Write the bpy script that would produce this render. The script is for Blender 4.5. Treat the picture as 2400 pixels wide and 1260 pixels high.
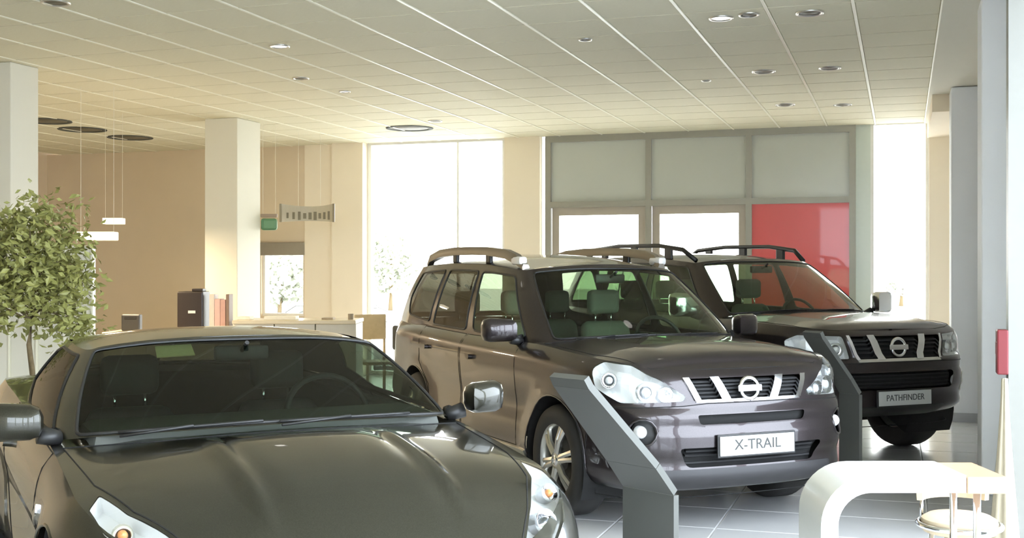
import bpy, bmesh, math, random
from mathutils import Vector, Matrix
random.seed(7)
PI = math.pi
SC = bpy.context.scene
COL = SC.collection
for o in list(bpy.data.objects):
    bpy.data.objects.remove(o, do_unlink=True)

# ------------------------------------------------------------------ camera, sky, exposure
ALPHA = math.atan(915 / 2760)          # the camera is turned this much away from the room's long axis
F_PX, CAM_H, HOR = 2760.0, 1.52, 636.0
cam_d = bpy.data.cameras.new('camera')
cam_d.sensor_width = 36.0
cam_d.lens = F_PX / 2400 * 36.0
cam_d.shift_y = (HOR - 630) / 2400
cam_d.clip_start, cam_d.clip_end = 0.05, 500
cam = bpy.data.objects.new('camera', cam_d)
COL.objects.link(cam)
cam.location = (0, 0, CAM_H)
cam.rotation_euler = (PI / 2, 0, ALPHA)
SC.camera = cam

world = bpy.data.worlds.new('overcast_sky')
SC.world = world
world.use_nodes = True
bg = world.node_tree.nodes['Background']
bg.inputs[0].default_value = (0.97, 0.975, 0.97, 1)
bg.inputs[1].default_value = 4.0

SC.view_settings.view_transform = 'Standard'
SC.view_settings.look = 'None'
SC.view_settings.gamma = 1
SC.view_settings.use_curve_mapping = False
SC.view_settings.exposure = 1.92
SC.cycles.use_denoising = True
SC.cycles.adaptive_threshold = 0.02
SC.cycles.max_bounces = 9
SC.cycles.diffuse_bounces = 6
SC.cycles.glossy_bounces = 4
SC.cycles.transmission_bounces = 6
SC.cycles.transparent_max_bounces = 24
SC.cycles.sample_clamp_indirect = 6
SC.cycles.caustics_reflective = False
SC.cycles.caustics_refractive = False

CA, SA = math.cos(ALPHA), math.sin(ALPHA)
def room(X, Y, z=0.0):
    """a point X to the side and Y ahead of where the photographer stands, in room axes"""
    return Vector((X * CA - Y * SA, X * SA + Y * CA, z))
def at(px, Y, z=0.0):
    return room((px - 1200) / F_PX * Y, Y, z)
def zpx(py, Y):
    return CAM_H + (HOR - py) / F_PX * Y

# ------------------------------------------------------------------ materials
MATS = {}
def mat(name, col, rough=0.5, metal=0.0, coat=0.0, noise=0.0, scale=20.0, spec=0.5, emit=None, es=0.0, trans=0.0, bump=0.0, sub=0.0):
    if name in MATS: return MATS[name]
    m = bpy.data.materials.new(name); m.use_nodes = True
    nt = m.node_tree; b = nt.nodes['Principled BSDF']
    b.inputs['Base Color'].default_value = (*col, 1)
    b.inputs['Roughness'].default_value = rough
    b.inputs['Metallic'].default_value = metal
    b.inputs['Specular IOR Level'].default_value = spec
    b.inputs['Coat Weight'].default_value = coat
    b.inputs['Coat Roughness'].default_value = 0.03
    if trans: b.inputs['Transmission Weight'].default_value = trans
    if emit:
        b.inputs['Emission Color'].default_value = (*emit, 1); b.inputs['Emission Strength'].default_value = es
    if noise or bump:
        tc = nt.nodes.new('ShaderNodeTexCoord'); n = nt.nodes.new('ShaderNodeTexNoise')
        n.inputs['Scale'].default_value = scale; n.inputs['Detail'].default_value = 3
        nt.links.new(tc.outputs['Object'], n.inputs['Vector'])
        if noise:
            r = nt.nodes.new('ShaderNodeMix'); r.data_type = 'RGBA'
            r.inputs['A'].default_value = (*[max(0, c * (1 - noise)) for c in col], 1)
            r.inputs['B'].default_value = (*[min(1, c * (1 + noise)) for c in col], 1)
            nt.links.new(n.outputs['Fac'], r.inputs['Factor'])
            nt.links.new(r.outputs['Result'], b.inputs['Base Color'])
        if bump:
            bp = nt.nodes.new('ShaderNodeBump'); bp.inputs['Strength'].default_value = bump; bp.inputs['Distance'].default_value = 0.02
            nt.links.new(n.outputs['Fac'], bp.inputs['Height']); nt.links.new(bp.outputs['Normal'], b.inputs['Normal'])
    MATS[name] = m
    return m

def glass(name, tint, refl=1.0, rough=0.0, ior=1.5):
    if name in MATS: return MATS[name]
    m = bpy.data.materials.new(name); m.use_nodes = True
    nt = m.node_tree
    for n in list(nt.nodes): nt.nodes.remove(n)
    out = nt.nodes.new('ShaderNodeOutputMaterial'); mix = nt.nodes.new('ShaderNodeMixShader')
    tr = nt.nodes.new('ShaderNodeBsdfTransparent'); tr.inputs[0].default_value = (*tint, 1)
    gl = nt.nodes.new('ShaderNodeBsdfGlossy'); gl.inputs['Roughness'].default_value = rough
    gl.inputs['Color'].default_value = (refl, refl, refl, 1)
    fr = nt.nodes.new('ShaderNodeFresnel'); ge = nt.nodes.new('ShaderNodeNewGeometry'); mx = nt.nodes.new('ShaderNodeMix')
    mx.inputs['A'].default_value = ior; mx.inputs['B'].default_value = 1 / ior       # a thin sheet reflects alike from both of its sides
    nt.links.new(ge.outputs['Backfacing'], mx.inputs['Factor']); nt.links.new(mx.outputs['Result'], fr.inputs[0])
    nt.links.new(fr.outputs[0], mix.inputs[0]); nt.links.new(tr.outputs[0], mix.inputs[1]); nt.links.new(gl.outputs[0], mix.inputs[2])
    nt.links.new(mix.outputs[0], out.inputs[0])
    MATS[name] = m
    return m

def car_paint(name, col, flake, rough=0.32):
    """dark metallic paint: flake noise under a clear coat"""
    if name in MATS: return MATS[name]
    m = mat(name, col, rough, 0.7, 1.0, spec=0.5)
    nt = m.node_tree; b = nt.nodes['Principled BSDF']; b.inputs['Coat IOR'].default_value = 1.42; b.inputs['Specular IOR Level'].default_value = 0.3
    tc = nt.nodes.new('ShaderNodeTexCoord'); n = nt.nodes.new('ShaderNodeTexVoronoi'); n.inputs['Scale'].default_value = 900
    r = nt.nodes.new('ShaderNodeMix'); r.data_type = 'RGBA'
    r.inputs['A'].default_value = (*col, 1); r.inputs['B'].default_value = (*flake, 1)
    nt.links.new(tc.outputs['Object'], n.inputs['Vector']); nt.links.new(n.outputs['Color'], r.inputs['Factor'])
    nt.links.new(r.outputs['Result'], b.inputs['Base Color'])
    return m

M_WALL = mat('warm_wall_paint', (0.72, 0.60, 0.44), 0.8, noise=0.03, scale=3)
M_WALLP = mat('pale_wall_paint', (0.86, 0.76, 0.60), 0.8, noise=0.03, scale=3)
M_WHITE = mat('white_wall_paint', (0.87, 0.89, 0.93), 0.7, noise=0.02, scale=4)
M_COLUMN = mat('column_paint', (0.74, 0.71, 0.60), 0.75, noise=0.02, scale=4)
M_TILE = mat('ceiling_tile', (0.70, 0.66, 0.50), 0.75, noise=0.03, scale=30, bump=0.1)
M_TBAR = mat('ceiling_grid', (0.84, 0.81, 0.66), 0.35)
M_FLOOR = mat('floor_tile', (0.58, 0.58, 0.57), 0.16, noise=0.06, scale=5, spec=0.6)
M_GROUT = mat('floor_grout', (0.40, 0.40, 0.39), 0.8, noise=0.05)
M_ALU = mat('aluminium_frame', (0.34, 0.33, 0.28), 0.4, 0.3, noise=0.03)
M_SPANDREL = mat('grey_glass_panel', (0.52, 0.54, 0.49), 0.22, 0.0, 0.4, noise=0.03, scale=2)
M_RED = mat('red_panel', (0.62, 0.075, 0.07), 0.3, coat=0.3, noise=0.04, scale=2)
M_PANE = glass('window_glass', (0.96, 0.98, 0.97))
M_SOLAR = glass('solar_glass', (0.88, 0.93, 0.99))
M_CARGL = glass('car_glass', (0.60, 0.74, 0.58), 0.9)
M_DARKGL = glass('tinted_car_glass', (0.12, 0.12, 0.10), 1.0)
M_COUPEGL = glass('dark_car_glass', (0.30, 0.36, 0.30), 0.55)
M_LENS = glass('lamp_lens', (0.95, 0.97, 0.97), 1.0)
M_CHROME = mat('chrome', (0.82, 0.83, 0.85), 0.12, 1.0)
M_SILVER = mat('satin_silver', (0.62, 0.61, 0.57), 0.33, 0.9, noise=0.03)
M_BLACK = mat('black_plastic', (0.018, 0.018, 0.018), 0.45, noise=0.1)
M_MESH = mat('grille_black', (.009, .009, .010), .75, noise=.1)
M_GAP = mat('panel_gap_black', (0.008, 0.008, 0.008), 0.9, noise=0.1)
M_RUBBER = mat('tyre_rubber', (0.022, 0.021, 0.02), 0.7, noise=0.1, scale=60)
M_TRIM = mat('interior_trim', (0.07, 0.075, 0.065), 0.7, noise=0.1)
M_SEAT = mat('seat_fabric', (0.17, 0.18, 0.15), 0.85, noise=0.1, scale=80)
M_PLATE = mat('plate_white', (0.50, 0.51, 0.50), 0.5, noise=0.02)
M_INK = mat('plate_ink', (0.05, 0.052, 0.05), 0.7, noise=0.05)
M_REFL = mat('lamp_reflector', (0.88, 0.88, 0.87), 0.3, 0.2, noise=0.03)
M_AMBER = mat('amber_lens', (0.75, 0.30, 0.10), 0.3, noise=0.05)

# ------------------------------------------------------------------ mesh helpers
class MB:
    """collects shapes for one mesh object"""
    def __init__(s): s.v, s.f = [], []
    def add(s, vs, fs):
        n = len(s.v); s.v += [tuple(v) for v in vs]; s.f += [tuple(i + n for i in f) for f in fs]; return s
    def box(s, c, d, rz=0.0, bev=0.0):
        bm = bmesh.new(); bmesh.ops.create_cube(bm, size=1)
        for v in bm.verts: v.co = Vector((v.co.x * d[0], v.co.y * d[1], v.co.z * d[2]))
        if bev: bmesh.ops.bevel(bm, geom=bm.edges[:], offset=bev, segments=2, affect='EDGES', profile=0.5)
        R = Matrix.Rotation(rz, 3, 'Z')
        bm.verts.index_update()
        s.add([R @ v.co + Vector(c) for v in bm.verts], [[v.index for v in f.verts] for f in bm.faces]); bm.free(); return s
    def tube(s, pts, r, n=8, closed=False, caps=True):
        pts = [Vector(p) for p in pts]; k = len(pts)
        rr = r if isinstance(r, (list, tuple)) else [r] * k
        rings = []
        up = Vector((0, 0, 1))
        for i, p in enumerate(pts):
            a = pts[i - 1] if (i > 0 or closed) else p
            b = pts[(i + 1) % k] if (i < k - 1 or closed) else p
            t = (b - a).normalized() if (b - a).length > 1e-9 else Vector((1, 0, 0))
            x = t.cross(up)
            if x.length < 1e-3: x = t.cross(Vector((1, 0, 0)))
            x.normalize(); y = x.cross(t)
            rings.append([p + (x * math.cos(2 * PI * j / n) + y * math.sin(2 * PI * j / n)) * rr[i] for j in range(n)])
        vs = [v for q in rings for v in q]; fs = []
        for i in range(k if closed else k - 1):
            i2 = (i + 1) % k
            for j in range(n): fs.append((i * n + j, i * n + (j + 1) % n, i2 * n + (j + 1) % n, i2 * n + j))
        if caps and not closed:
            fs.append(tuple(range(n))[::-1]); fs.append(tuple((k - 1) * n + j for j in range(n)))
        return s.add(vs, fs)
    def lathe(s, prof, c=(0, 0, 0), axis='Z', n=32, cap=False):
        """profile of (radius, height) turned about an axis through c"""
        vs, fs, k = [], [], len(prof)
        for i in range(n):
            a = 2 * PI * i / n
            for r, h in prof:
                p = (r * math.cos(a), r * math.sin(a), h)
                if axis == 'Y': p = (p[0], p[2], p[1])
                elif axis == 'X': p = (p[2], p[0], p[1])
                vs.append(Vector(p) + Vector(c))
        for i in range(n):
            for j in range(k - 1):
                fs.append((i * k + j, ((i + 1) % n) * k + j, ((i + 1) % n) * k + j + 1, i * k + j + 1))
        if cap:
            fs.append(tuple(i * k for i in range(n))[::-1]); fs.append(tuple(i * k + k - 1 for i in range(n)))
        return s.add(vs, fs)
    def prism(s, poly, h0, h1, fn=None):
        """polygon extruded between two heights; fn maps (a, b, h) to space"""
        fn = fn or (lambda a, b, h: (a, b, h)); n = len(poly)
        vs = [fn(a, b, h0) for a, b in poly] + [fn(a, b, h1) for a, b in poly]
        fs = [tuple(range(n))[::-1], tuple(range(n, 2 * n))] + [(i, (i + 1) % n, n + (i + 1) % n, n + i) for i in range(n)]
        return s.add(vs, fs)
    def build(s, name, m, parent=None, smooth=False, sharp=None):
        me = bpy.data.meshes.new(name); me.from_pydata(s.v, [], s.f); me.update()
        bm = bmesh.new(); bm.from_mesh(me); bmesh.ops.recalc_face_normals(bm, faces=bm.faces); bm.to_mesh(me); bm.free()
        me.materials.append(m)
        if smooth:
            me.shade_smooth()
            if sharp is not None: me.set_sharp_from_angle(angle=sharp)
        o = bpy.data.objects.new(name, me); COL.objects.link(o)
        if parent is not None: o.parent = parent
        return o

def tag(o, label=None, cat=None, group=None, kind=None):
    if label: o['label'] = label
    if cat: o['category'] = cat
    if group: o['group'] = group
    if kind: o['kind'] = kind
    return o
def empty(name, loc=(0, 0, 0), rz=0.0, label=None, cat=None, group=None, kind=None):
    o = bpy.data.objects.new(name, None); COL.objects.link(o)
    o.location = loc; o.rotation_euler = (0, 0, rz); o.empty_display_size = 0.1
    return tag(o, label, cat, group, kind)
def copy_tree(o, parent=None):
    c = o.copy(); COL.objects.link(c); c.parent = parent
    for ch in o.children: copy_tree(ch, c)
    return c

def text_mesh(name, txt, size, m, parent, M, depth=0.002, sx=1.0):
    cu = bpy.data.curves.new(name, 'FONT'); cu.body = txt; cu.size = size; cu.extrude = depth
    cu.align_x = 'CENTER'; cu.align_y = 'CENTER'; cu.resolution_u = 3
    t = bpy.data.objects.new(name + '_tmp', cu); COL.objects.link(t)
    dg = bpy.context.evaluated_depsgraph_get()
    me = bpy.data.meshes.new_from_object(t.evaluated_get(dg))
    bpy.data.objects.remove(t, do_unlink=True)
    for v in me.vertices: v.co.x *= sx
    me.transform(M); me.materials.clear(); me.materials.append(m); me.name = name
    o = bpy.data.objects.new(name, me); COL.objects.link(o)
    if parent is not None: o.parent = parent
    return o

def round_poly(pts, r, n=3):
    out = []; k = len(pts)
    for i in range(k):
        p0, p, p1 = Vector(pts[i - 1]), Vector(pts[i]), Vector(pts[(i + 1) % k])
        d0, d1 = (p0 - p), (p1 - p)
        q = min(r, d0.length * 0.45, d1.length * 0.45)
        a, b = p + d0.normalized() * q, p + d1.normalized() * q
        for j in range(n + 1):
            t = j / n
            out.append(tuple(a * (1 - t) ** 2 + p * 2 * t * (1 - t) + b * t * t))
    return out

def lerp_tab(tab, x):
    """smooth (monotone cubic) table look-up; tab sorted by its first entries"""
    if x <= tab[0][0]: return tab[0][1]
    if x >= tab[-1][0]: return tab[-1][1]
    n = len(tab)
    for i in range(n - 1):
        if x <= tab[i + 1][0]: break
    def slope(k): return (tab[k + 1][1] - tab[k][1]) / (tab[k + 1][0] - tab[k][0])
    def tang(k):
        if k == 0: return slope(0)
        if k == n - 1: return slope(n - 2)
        a, b = slope(k - 1), slope(k)
        return 0.0 if a * b <= 0 else 2 * a * b / (a + b)
    x0, y0 = tab[i]; x1, y1 = tab[i + 1]; h = x1 - x0; t = (x - x0) / h
    m0, m1 = tang(i) * h, tang(i + 1) * h
    return (2*t**3 - 3*t*t + 1) * y0 + (t**3 - 2*t*t + t) * m0 + (-2*t**3 + 3*t*t) * y1 + (t**3 - t*t) * m1
def sstep(x, a, b):
    t = min(1, max(0, (x - a) / (b - a))); return t * t * (3 - 2 * t)
def in_poly(p, poly):
    x, y = p; c = False; j = len(poly) - 1
    for i in range(len(poly)):
        xi, yi = poly[i]; xj, yj = poly[j]
        if (yi > y) != (yj > y) and x < (xj - xi) * (y - yi) / (yj - yi) + xi: c = not c
        j = i
    return c

# ------------------------------------------------------------------ curved sheets cut into panels
class Sheet:
    """a flat grid of (a, b) points that is cut by polygons and then bent into shape by fmap(a, b)"""
    def __init__(s, rows, fmap): s.rows, s.fmap = rows, fmap
    def _bm(s, rows):
        bm = bmesh.new(); V = [[bm.verts.new((p[0], p[1], 0)) for p in r] for r in rows]
        for i in range(len(V) - 1):
            for j in range(len(V[0]) - 1):
                try: bm.faces.new((V[i][j], V[i][j + 1], V[i + 1][j + 1], V[i + 1][j]))
                except ValueError: pass
        return bm
    @staticmethod
    def _slice(bm, poly):
        x0 = min(p[0] for p in poly) - 1e-4; x1 = max(p[0] for p in poly) + 1e-4
        y0 = min(p[1] for p in poly) - 1e-4; y1 = max(p[1] for p in poly) + 1e-4
        for i in range(len(poly)):
            p, q = poly[i], poly[(i + 1) % len(poly)]
            d = Vector((q[0] - p[0], q[1] - p[1], 0))
            if d.length < 1e-7: continue
            ex0, ex1 = min(p[0], q[0]) , max(p[0], q[0]); ey0, ey1 = min(p[1], q[1]), max(p[1], q[1])
            fs = []
            for f in bm.faces:
                xs = [v.co.x for v in f.verts]; ys = [v.co.y for v in f.verts]
                if max(xs) >= ex0 - 1e-6 and min(xs) <= ex1 + 1e-6 and max(ys) >= ey0 - 1e-6 and min(ys) <= ey1 + 1e-6: fs.append(f)
            ge = set(fs)
            for f in fs: ge.update(f.edges); ge.update(f.verts)
            bmesh.ops.bisect_plane(bm, geom=list(ge), dist=1e-7, plane_co=(p[0], p[1], 0), plane_no=Vector((-d.y, d.x, 0)).normalized())
    def cut(s, polys):
        """polys: [(tag, polygon), ...], the first polygon that holds a face takes it; returns {tag: (verts, faces, normals)}; the rest is tag 'rest'"""
        bm = s._bm(s.rows)
        for _, poly in polys: s._slice(bm, poly)
        tags = {}
        for f in bm.faces:
            c = f.calc_center_median(); t = 'rest'
            for name, poly in polys:
                if in_poly((c.x, c.y), poly): t = name; break
            tags.setdefault(t, []).append(f)
        for v in bm.verts: v.co = Vector(s.fmap(v.co.x, v.co.y))
        bm.normal_update()
        out = {}
        for t, fs in tags.items():
            idx, vs, ns, ff = {}, [], [], []
            for f in fs:
                for v in f.verts:
                    if v not in idx: idx[v] = len(vs); vs.append(v.co.copy()); ns.append(v.normal.copy())
                ff.append([idx[v] for v in f.verts])
            out[t] = (vs, ff, ns)
        bm.free()
        return out
    def patch(s, poly, out=0.0, thick=0.0, na=10, nb=6):
        """a piece of the bent surface inside poly, lifted by out and given walls that go thick deep"""
        x0 = min(p[0] for p in poly); x1 = max(p[0] for p in poly); y0 = min(p[1] for p in poly); y1 = max(p[1] for p in poly)
        rows = [[(x0 + (x1 - x0) * i / na, y0 + (y1 - y0) * j / nb) for j in range(nb + 1)] for i in range(na + 1)]
        bm = s._bm(rows); s._slice(bm, poly)
        bmesh.ops.delete(bm, geom=[f for f in bm.faces if not in_poly(f.calc_center_median()[:2], poly)], context='FACES')
        for v in bm.verts: v.co = Vector(s.fmap(v.co.x, v.co.y))
        bm.normal_update()
        N = {v: s.normal_fix(v) for v in bm.verts}
        bound = [e for e in bm.edges if len(e.link_faces) == 1]
        bm.verts.index_update()
        vs = [v.co + N[v] * out for v in bm.verts]; fs = [[v.index for v in f.verts] for f in bm.faces]
        if thick:
            k = len(vs); bi = {}
            for e in bound:
                for v in e.verts:
                    if v not in bi: bi[v] = k; vs.append(v.co + N[v] * (out - thick)); k += 1
                a, b = e.verts; fs.append([a.index, b.index, bi[b], bi[a]])
        bm.free()
        return vs, fs
    @staticmethod
    def normal_fix(v):
        n = v.normal.copy()
        if n.length < 1e-6: n = Vector((0, 0, 1))
        c = Vector((v.co.x - (-1.3), v.co.y, (v.co.z - 0.2)))
        return n if n.dot(c) >= 0 else -n

def sheet_obj(name, data, m, parent):
    vs, fs, ns = data
    if sum((v - Vector((-1.4, 0, .45))).dot(n) for v, n in zip(vs, ns)) < 0:        # outside out
        fs = [f[::-1] for f in fs]; ns = [-n for n in ns]
    me = bpy.data.meshes.new(name); me.from_pydata([tuple(v) for v in vs], [], fs); me.update()
    me.materials.append(m); me.shade_smooth()
    me.normals_split_custom_set_from_vertices([tuple(n) for n in ns])
    o = bpy.data.objects.new(name, me); COL.objects.link(o); o.parent = parent
    return o

def catmull(pts, n, mirror=(1,)):
    out = []; k = len(pts); D = len(pts[0])
    flip = lambda p: tuple(-x if d in mirror else x for d, x in enumerate(p))   # over the car's centre line
    for i in range(k - 1):
        p0 = pts[i - 1] if i else None; p1, p2 = pts[i], pts[i + 1]; p3 = pts[i + 2] if i + 2 < k else None
        if p0 is None: p0 = flip(p2)
        if p3 is None: p3 = flip(p1)
        d01 = max(1e-4, math.dist(p0, p1)) ** 0.5; d12 = max(1e-4, math.dist(p1, p2)) ** 0.5; d23 = max(1e-4, math.dist(p2, p3)) ** 0.5
        for j in range(n):
            t = j / n; q = []
            for d in range(D):
                m1 = (p2[d] - p1[d]) + d12 * ((p1[d] - p0[d]) / d01 - (p2[d] - p0[d]) / (d01 + d12))
                m2 = (p2[d] - p1[d]) + d12 * ((p3[d] - p2[d]) / d23 - (p3[d] - p1[d]) / (d12 + d23))
                q.append((2*t**3-3*t*t+1)*p1[d] + (t**3-2*t*t+t)*m1 + (-2*t**3+3*t*t)*p2[d] + (t**3-t*t)*m2)
            out.append(tuple(q))
    out.append(tuple(pts[-1]))
    return out

# ------------------------------------------------------------------ the car builder
class Car:
    """x forward from the front axle, y to the car's left, z up"""
    def __init__(s, sp):
        s.sp = sp
        P = catmull([tuple(p) for p in sp['plan']], 14)
        s.P = P; s.A = [0.0]
        for i in range(1, len(P)): s.A.append(s.A[-1] + math.dist(P[i], P[i - 1]))
        s.Amax = s.A[-1]
        s.hi_t = sorted(sp['hi']); s.lo_t = sorted(sp['lo'])
        s.af = sp.get('front_end', (0.62, 1.05)); s.ar = sp.get('rear_end', (0.75, 1.2))
        E = []
        for a in s.A:
            p = s.skin(a, s.hi(a)); E.append((p[0], max(0.0, p[1]), p[2]))
        s.E = E
        # greenhouse
        G = [k[1] + k[2] for k in sp['gh']]; s.gs = [k[0] for k in sp['gh']]
        s.gn = 10; s.G = catmull(G, s.gn, mirror=(1, 4))
        n = 14
        # sheets
        As = s.asamples()
        rows = []
        for a in As:
            lo, hi = s.lo(abs(a)), s.hi(abs(a))
            rows.append([(a, lo + (hi - lo) * q) for q in sp.get('qs', [i / 26 for i in range(27)])])
        s.side = Sheet(rows, s.skin)
        ts = [-1, -.97, -.93, -.86, -.76, -.64, -.5, -.36, -.22, -.1, 0, .1, .22, .36, .5, .64, .76, .86, .93, .97, 1]
        tl = sorted(set(ts + [g * (.26 + .025 * k) for k in range(10) for g in (-1, 1)])) if sp.get('fine_lid') else ts
        rows = []
        for a in As:
            if a < 0: continue
            u, v, w = s.edge_a(max(a, 0.02)); rows.append([(u, t * v) for t in tl])
        s.lid = Sheet(rows, s.lid_map)
        ss = []
        for i in range(len(s.gs) - 1):
            for j in range(6): ss.append(s.gs[i] + (s.gs[i + 1] - s.gs[i]) * j / 6)
        ss.append(s.gs[-1]); s.ss = ss
        full = [-x for x in ss[:0:-1]] + ss
        s.gh = Sheet([[(x, b / 10) for b in range(11)] for x in full], s.gh_map)
        s.roof = Sheet([[(x, t) for t in ts] for x in ss[0:]], s.roof_map)
    def asamples(s):
        pts = []; a = 0.0
        while a < s.Amax:
            pts.append(a); u = s.plan(a)[0][0]
            a += 0.055 if (a < 1.6 or a > s.Amax - 1.3) else 0.09
        pts.append(s.Amax)
        return [-x for x in pts[:0:-1]] + pts
    def _i(s, a):
        a = min(max(a, 0.0), s.Amax - 1e-9); lo, hi = 0, len(s.A) - 1
        while hi - lo > 1:
            m = (lo + hi) // 2
            if s.A[m] <= a: lo = m
            else: hi = m
        return lo, (a - s.A[lo]) / (s.A[lo + 1] - s.A[lo])
    def plan(s, a):
        i, t = s._i(a); p, q = s.P[i], s.P[i + 1]
        pt = (p[0] + (q[0] - p[0]) * t, p[1] + (q[1] - p[1]) * t)
        def tan(k):
            a0 = s.P[max(k - 1, 0)]; a1 = s.P[min(k + 1, len(s.P) - 1)]
            if k == 0: a0 = (s.P[1][0], -s.P[1][1])
            if k == len(s.P) - 1: a1 = (s.P[-2][0], -s.P[-2][1])
            d = math.dist(a0, a1); return ((a1[0] - a0[0]) / d, (a1[1] - a0[1]) / d)
        t0, t1 = tan(i), tan(i + 1); T = (t0[0] + (t1[0] - t0[0]) * t, t0[1] + (t1[1] - t0[1]) * t)
        d = math.hypot(*T) or 1
        return pt, (T[1] / d, -T[0] / d)
    def hi(s, a): return lerp_tab(s.hi_t, s.plan(a)[0][0])
    def lo(s, a): return lerp_tab(s.lo_t, s.plan(a)[0][0])
    def a_v(s, v):
        """distance along the outline at which the nose is v off the centre line"""
        for i in range(len(s.P) - 1):
            if s.P[i + 1][1] >= v: 
                t = (v - s.P[i][1]) / max(1e-9, s.P[i + 1][1] - s.P[i][1]); return s.A[i] + (s.A[i + 1] - s.A[i]) * t
        return s.A[-1]
    def a_u(s, u):
        for i in range(len(s.P) - 1):
            if s.P[i + 1][0] <= u:
                t = (s.P[i][0] - u) / max(1e-9, s.P[i][0] - s.P[i + 1][0]); return s.A[i] + (s.A[i + 1] - s.A[i]) * t
        return s.A[-1]
    def skin(s, a, w):
        sp = s.sp; g = -1 if a < 0 else 1; a = abs(a)
        (u, v), n = s.plan(a); lo, hi = s.lo(a), s.hi(a)
        q = min(1, max(0, (w - lo) / (hi - lo)))
        wf = 1 - sstep(a, *s.af); wr = sstep(a, s.Amax - s.ar[1], s.Amax - s.ar[0]); ws = 1 - wf - wr
        ins = 0.0
        if wf > 0: ins += wf * lerp_tab(sp['front'], q)
        if ws > 0: ins += ws * lerp_tab(sp['sidep'], q)
        if wr > 0: ins += wr * lerp_tab(sp['rear'], q)
        R = sp['arch']
        for uc in sp['axles']:
            d = math.hypot(u - uc, w - sp['R'])
            ins -= ws * sp['flare'] * math.exp(-((d - R) / 0.07) ** 2) * (1 - sstep(q, .8, 1))
        return (u - n[0] * ins, g * max(0.0, v - n[1] * ins), w)
    def edge_a(s, a):
        i, t = s._i(a); p, q = s.E[i], s.E[i + 1]; return tuple(p[d] + (q[d] - p[d]) * t for d in range(3))
    def edge_u(s, u):
        E = s.E
        if u >= E[0][0]: return E[0]
        lo, hi = 0, len(E) - 1
        while hi - lo > 1:
            m = (lo + hi) // 2
            if E[m][0] >= u: lo = m
            else: hi = m
        p, q = E[lo], E[lo + 1]; t = min(1, max(0, (p[0] - u) / max(1e-9, p[0] - q[0])))
        return tuple(p[d] + (q[d] - p[d]) * t for d in range(3))
    def lid_map(s, u, v):
        e = s.edge_u(u); t = min(1, abs(v) / max(1e-4, e[1]))
        cr = lerp_tab(s.sp['crown'], u)
        w = e[2] + cr * (1 - t ** s.sp.get('crown_p', 2.2))
        if 'ridge' in s.sp: w += s.sp['ridge'](u, abs(v), t)
        return (u, v, w)
    def gk(s, x):
        g = -1 if x < 0 else 1; x = abs(x)
        for i in range(len(s.gs) - 1):
            if x <= s.gs[i + 1] + 1e-9: break
        f = (x - s.gs[i]) / (s.gs[i + 1] - s.gs[i]) * s.gn
        k = min(int(f), s.gn - 1); t = f - k; k += i * s.gn
        p, q = s.G[k], s.G[k + 1]; r = [p[d] + (q[d] - p[d]) * t for d in range(6)]
        return Vector((r[0], g * r[1], r[2])), Vector((r[3], g * r[4], r[5]))
    def gh_map(s, x, b):
        B, T = s.gk(x); p = B.lerp(T, b)
        c = Vector((p.x - (-1.6), p.y * 1.6, 0)); c.normalize()
        bul = s.sp.get('bulge', 0.025) * 4 * b * (1 - b)
        d = Vector((0, 1 if p.y > 0 else -1, 0)) if abs(x) > 1.1 else (Vector((1, 0, 0)) if abs(x) < .8 else c)
        return tuple(p + d * bul)
    def roof_map(s, x, t):
        _, T = s.gk(x); 
        cr = lerp_tab(s.sp['roof_crown'], abs(x))
        return (T.x, T.y * t, T.z + cr * (1 - abs(t) ** 2.4) - (0.012 * sstep(abs(t), .93, 1) if abs(x) > 0.9 else 0))
    # --- parts
    def patch(s, sheet, name, poly, m, parent, out=0.0, thick=0.0, na=10, nb=6):
        vs, fs = sheet.patch(poly, out, thick, na, nb)
        return MB().add(vs, fs).build(name, m, parent, smooth=True, sharp=0.7)
    def line(s, mb, fmap, pts, r=0.0035, step=0.05, closed=False):
        pp = []; k = len(pts)
        for i in range(k if closed else k - 1):
            p, q = pts[i], pts[(i + 1) % k]; n = max(1, int(math.dist(p, q) / step))
            for j in range(n): pp.append((p[0] + (q[0] - p[0]) * j / n, p[1] + (q[1] - p[1]) * j / n))
        if not closed: pp.append(pts[-1])
        mb.tube([fmap(*p) for p in pp], r, 5, closed)

def mirror_poly(p): return [(-a, b) for a, b in p][::-1]

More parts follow.
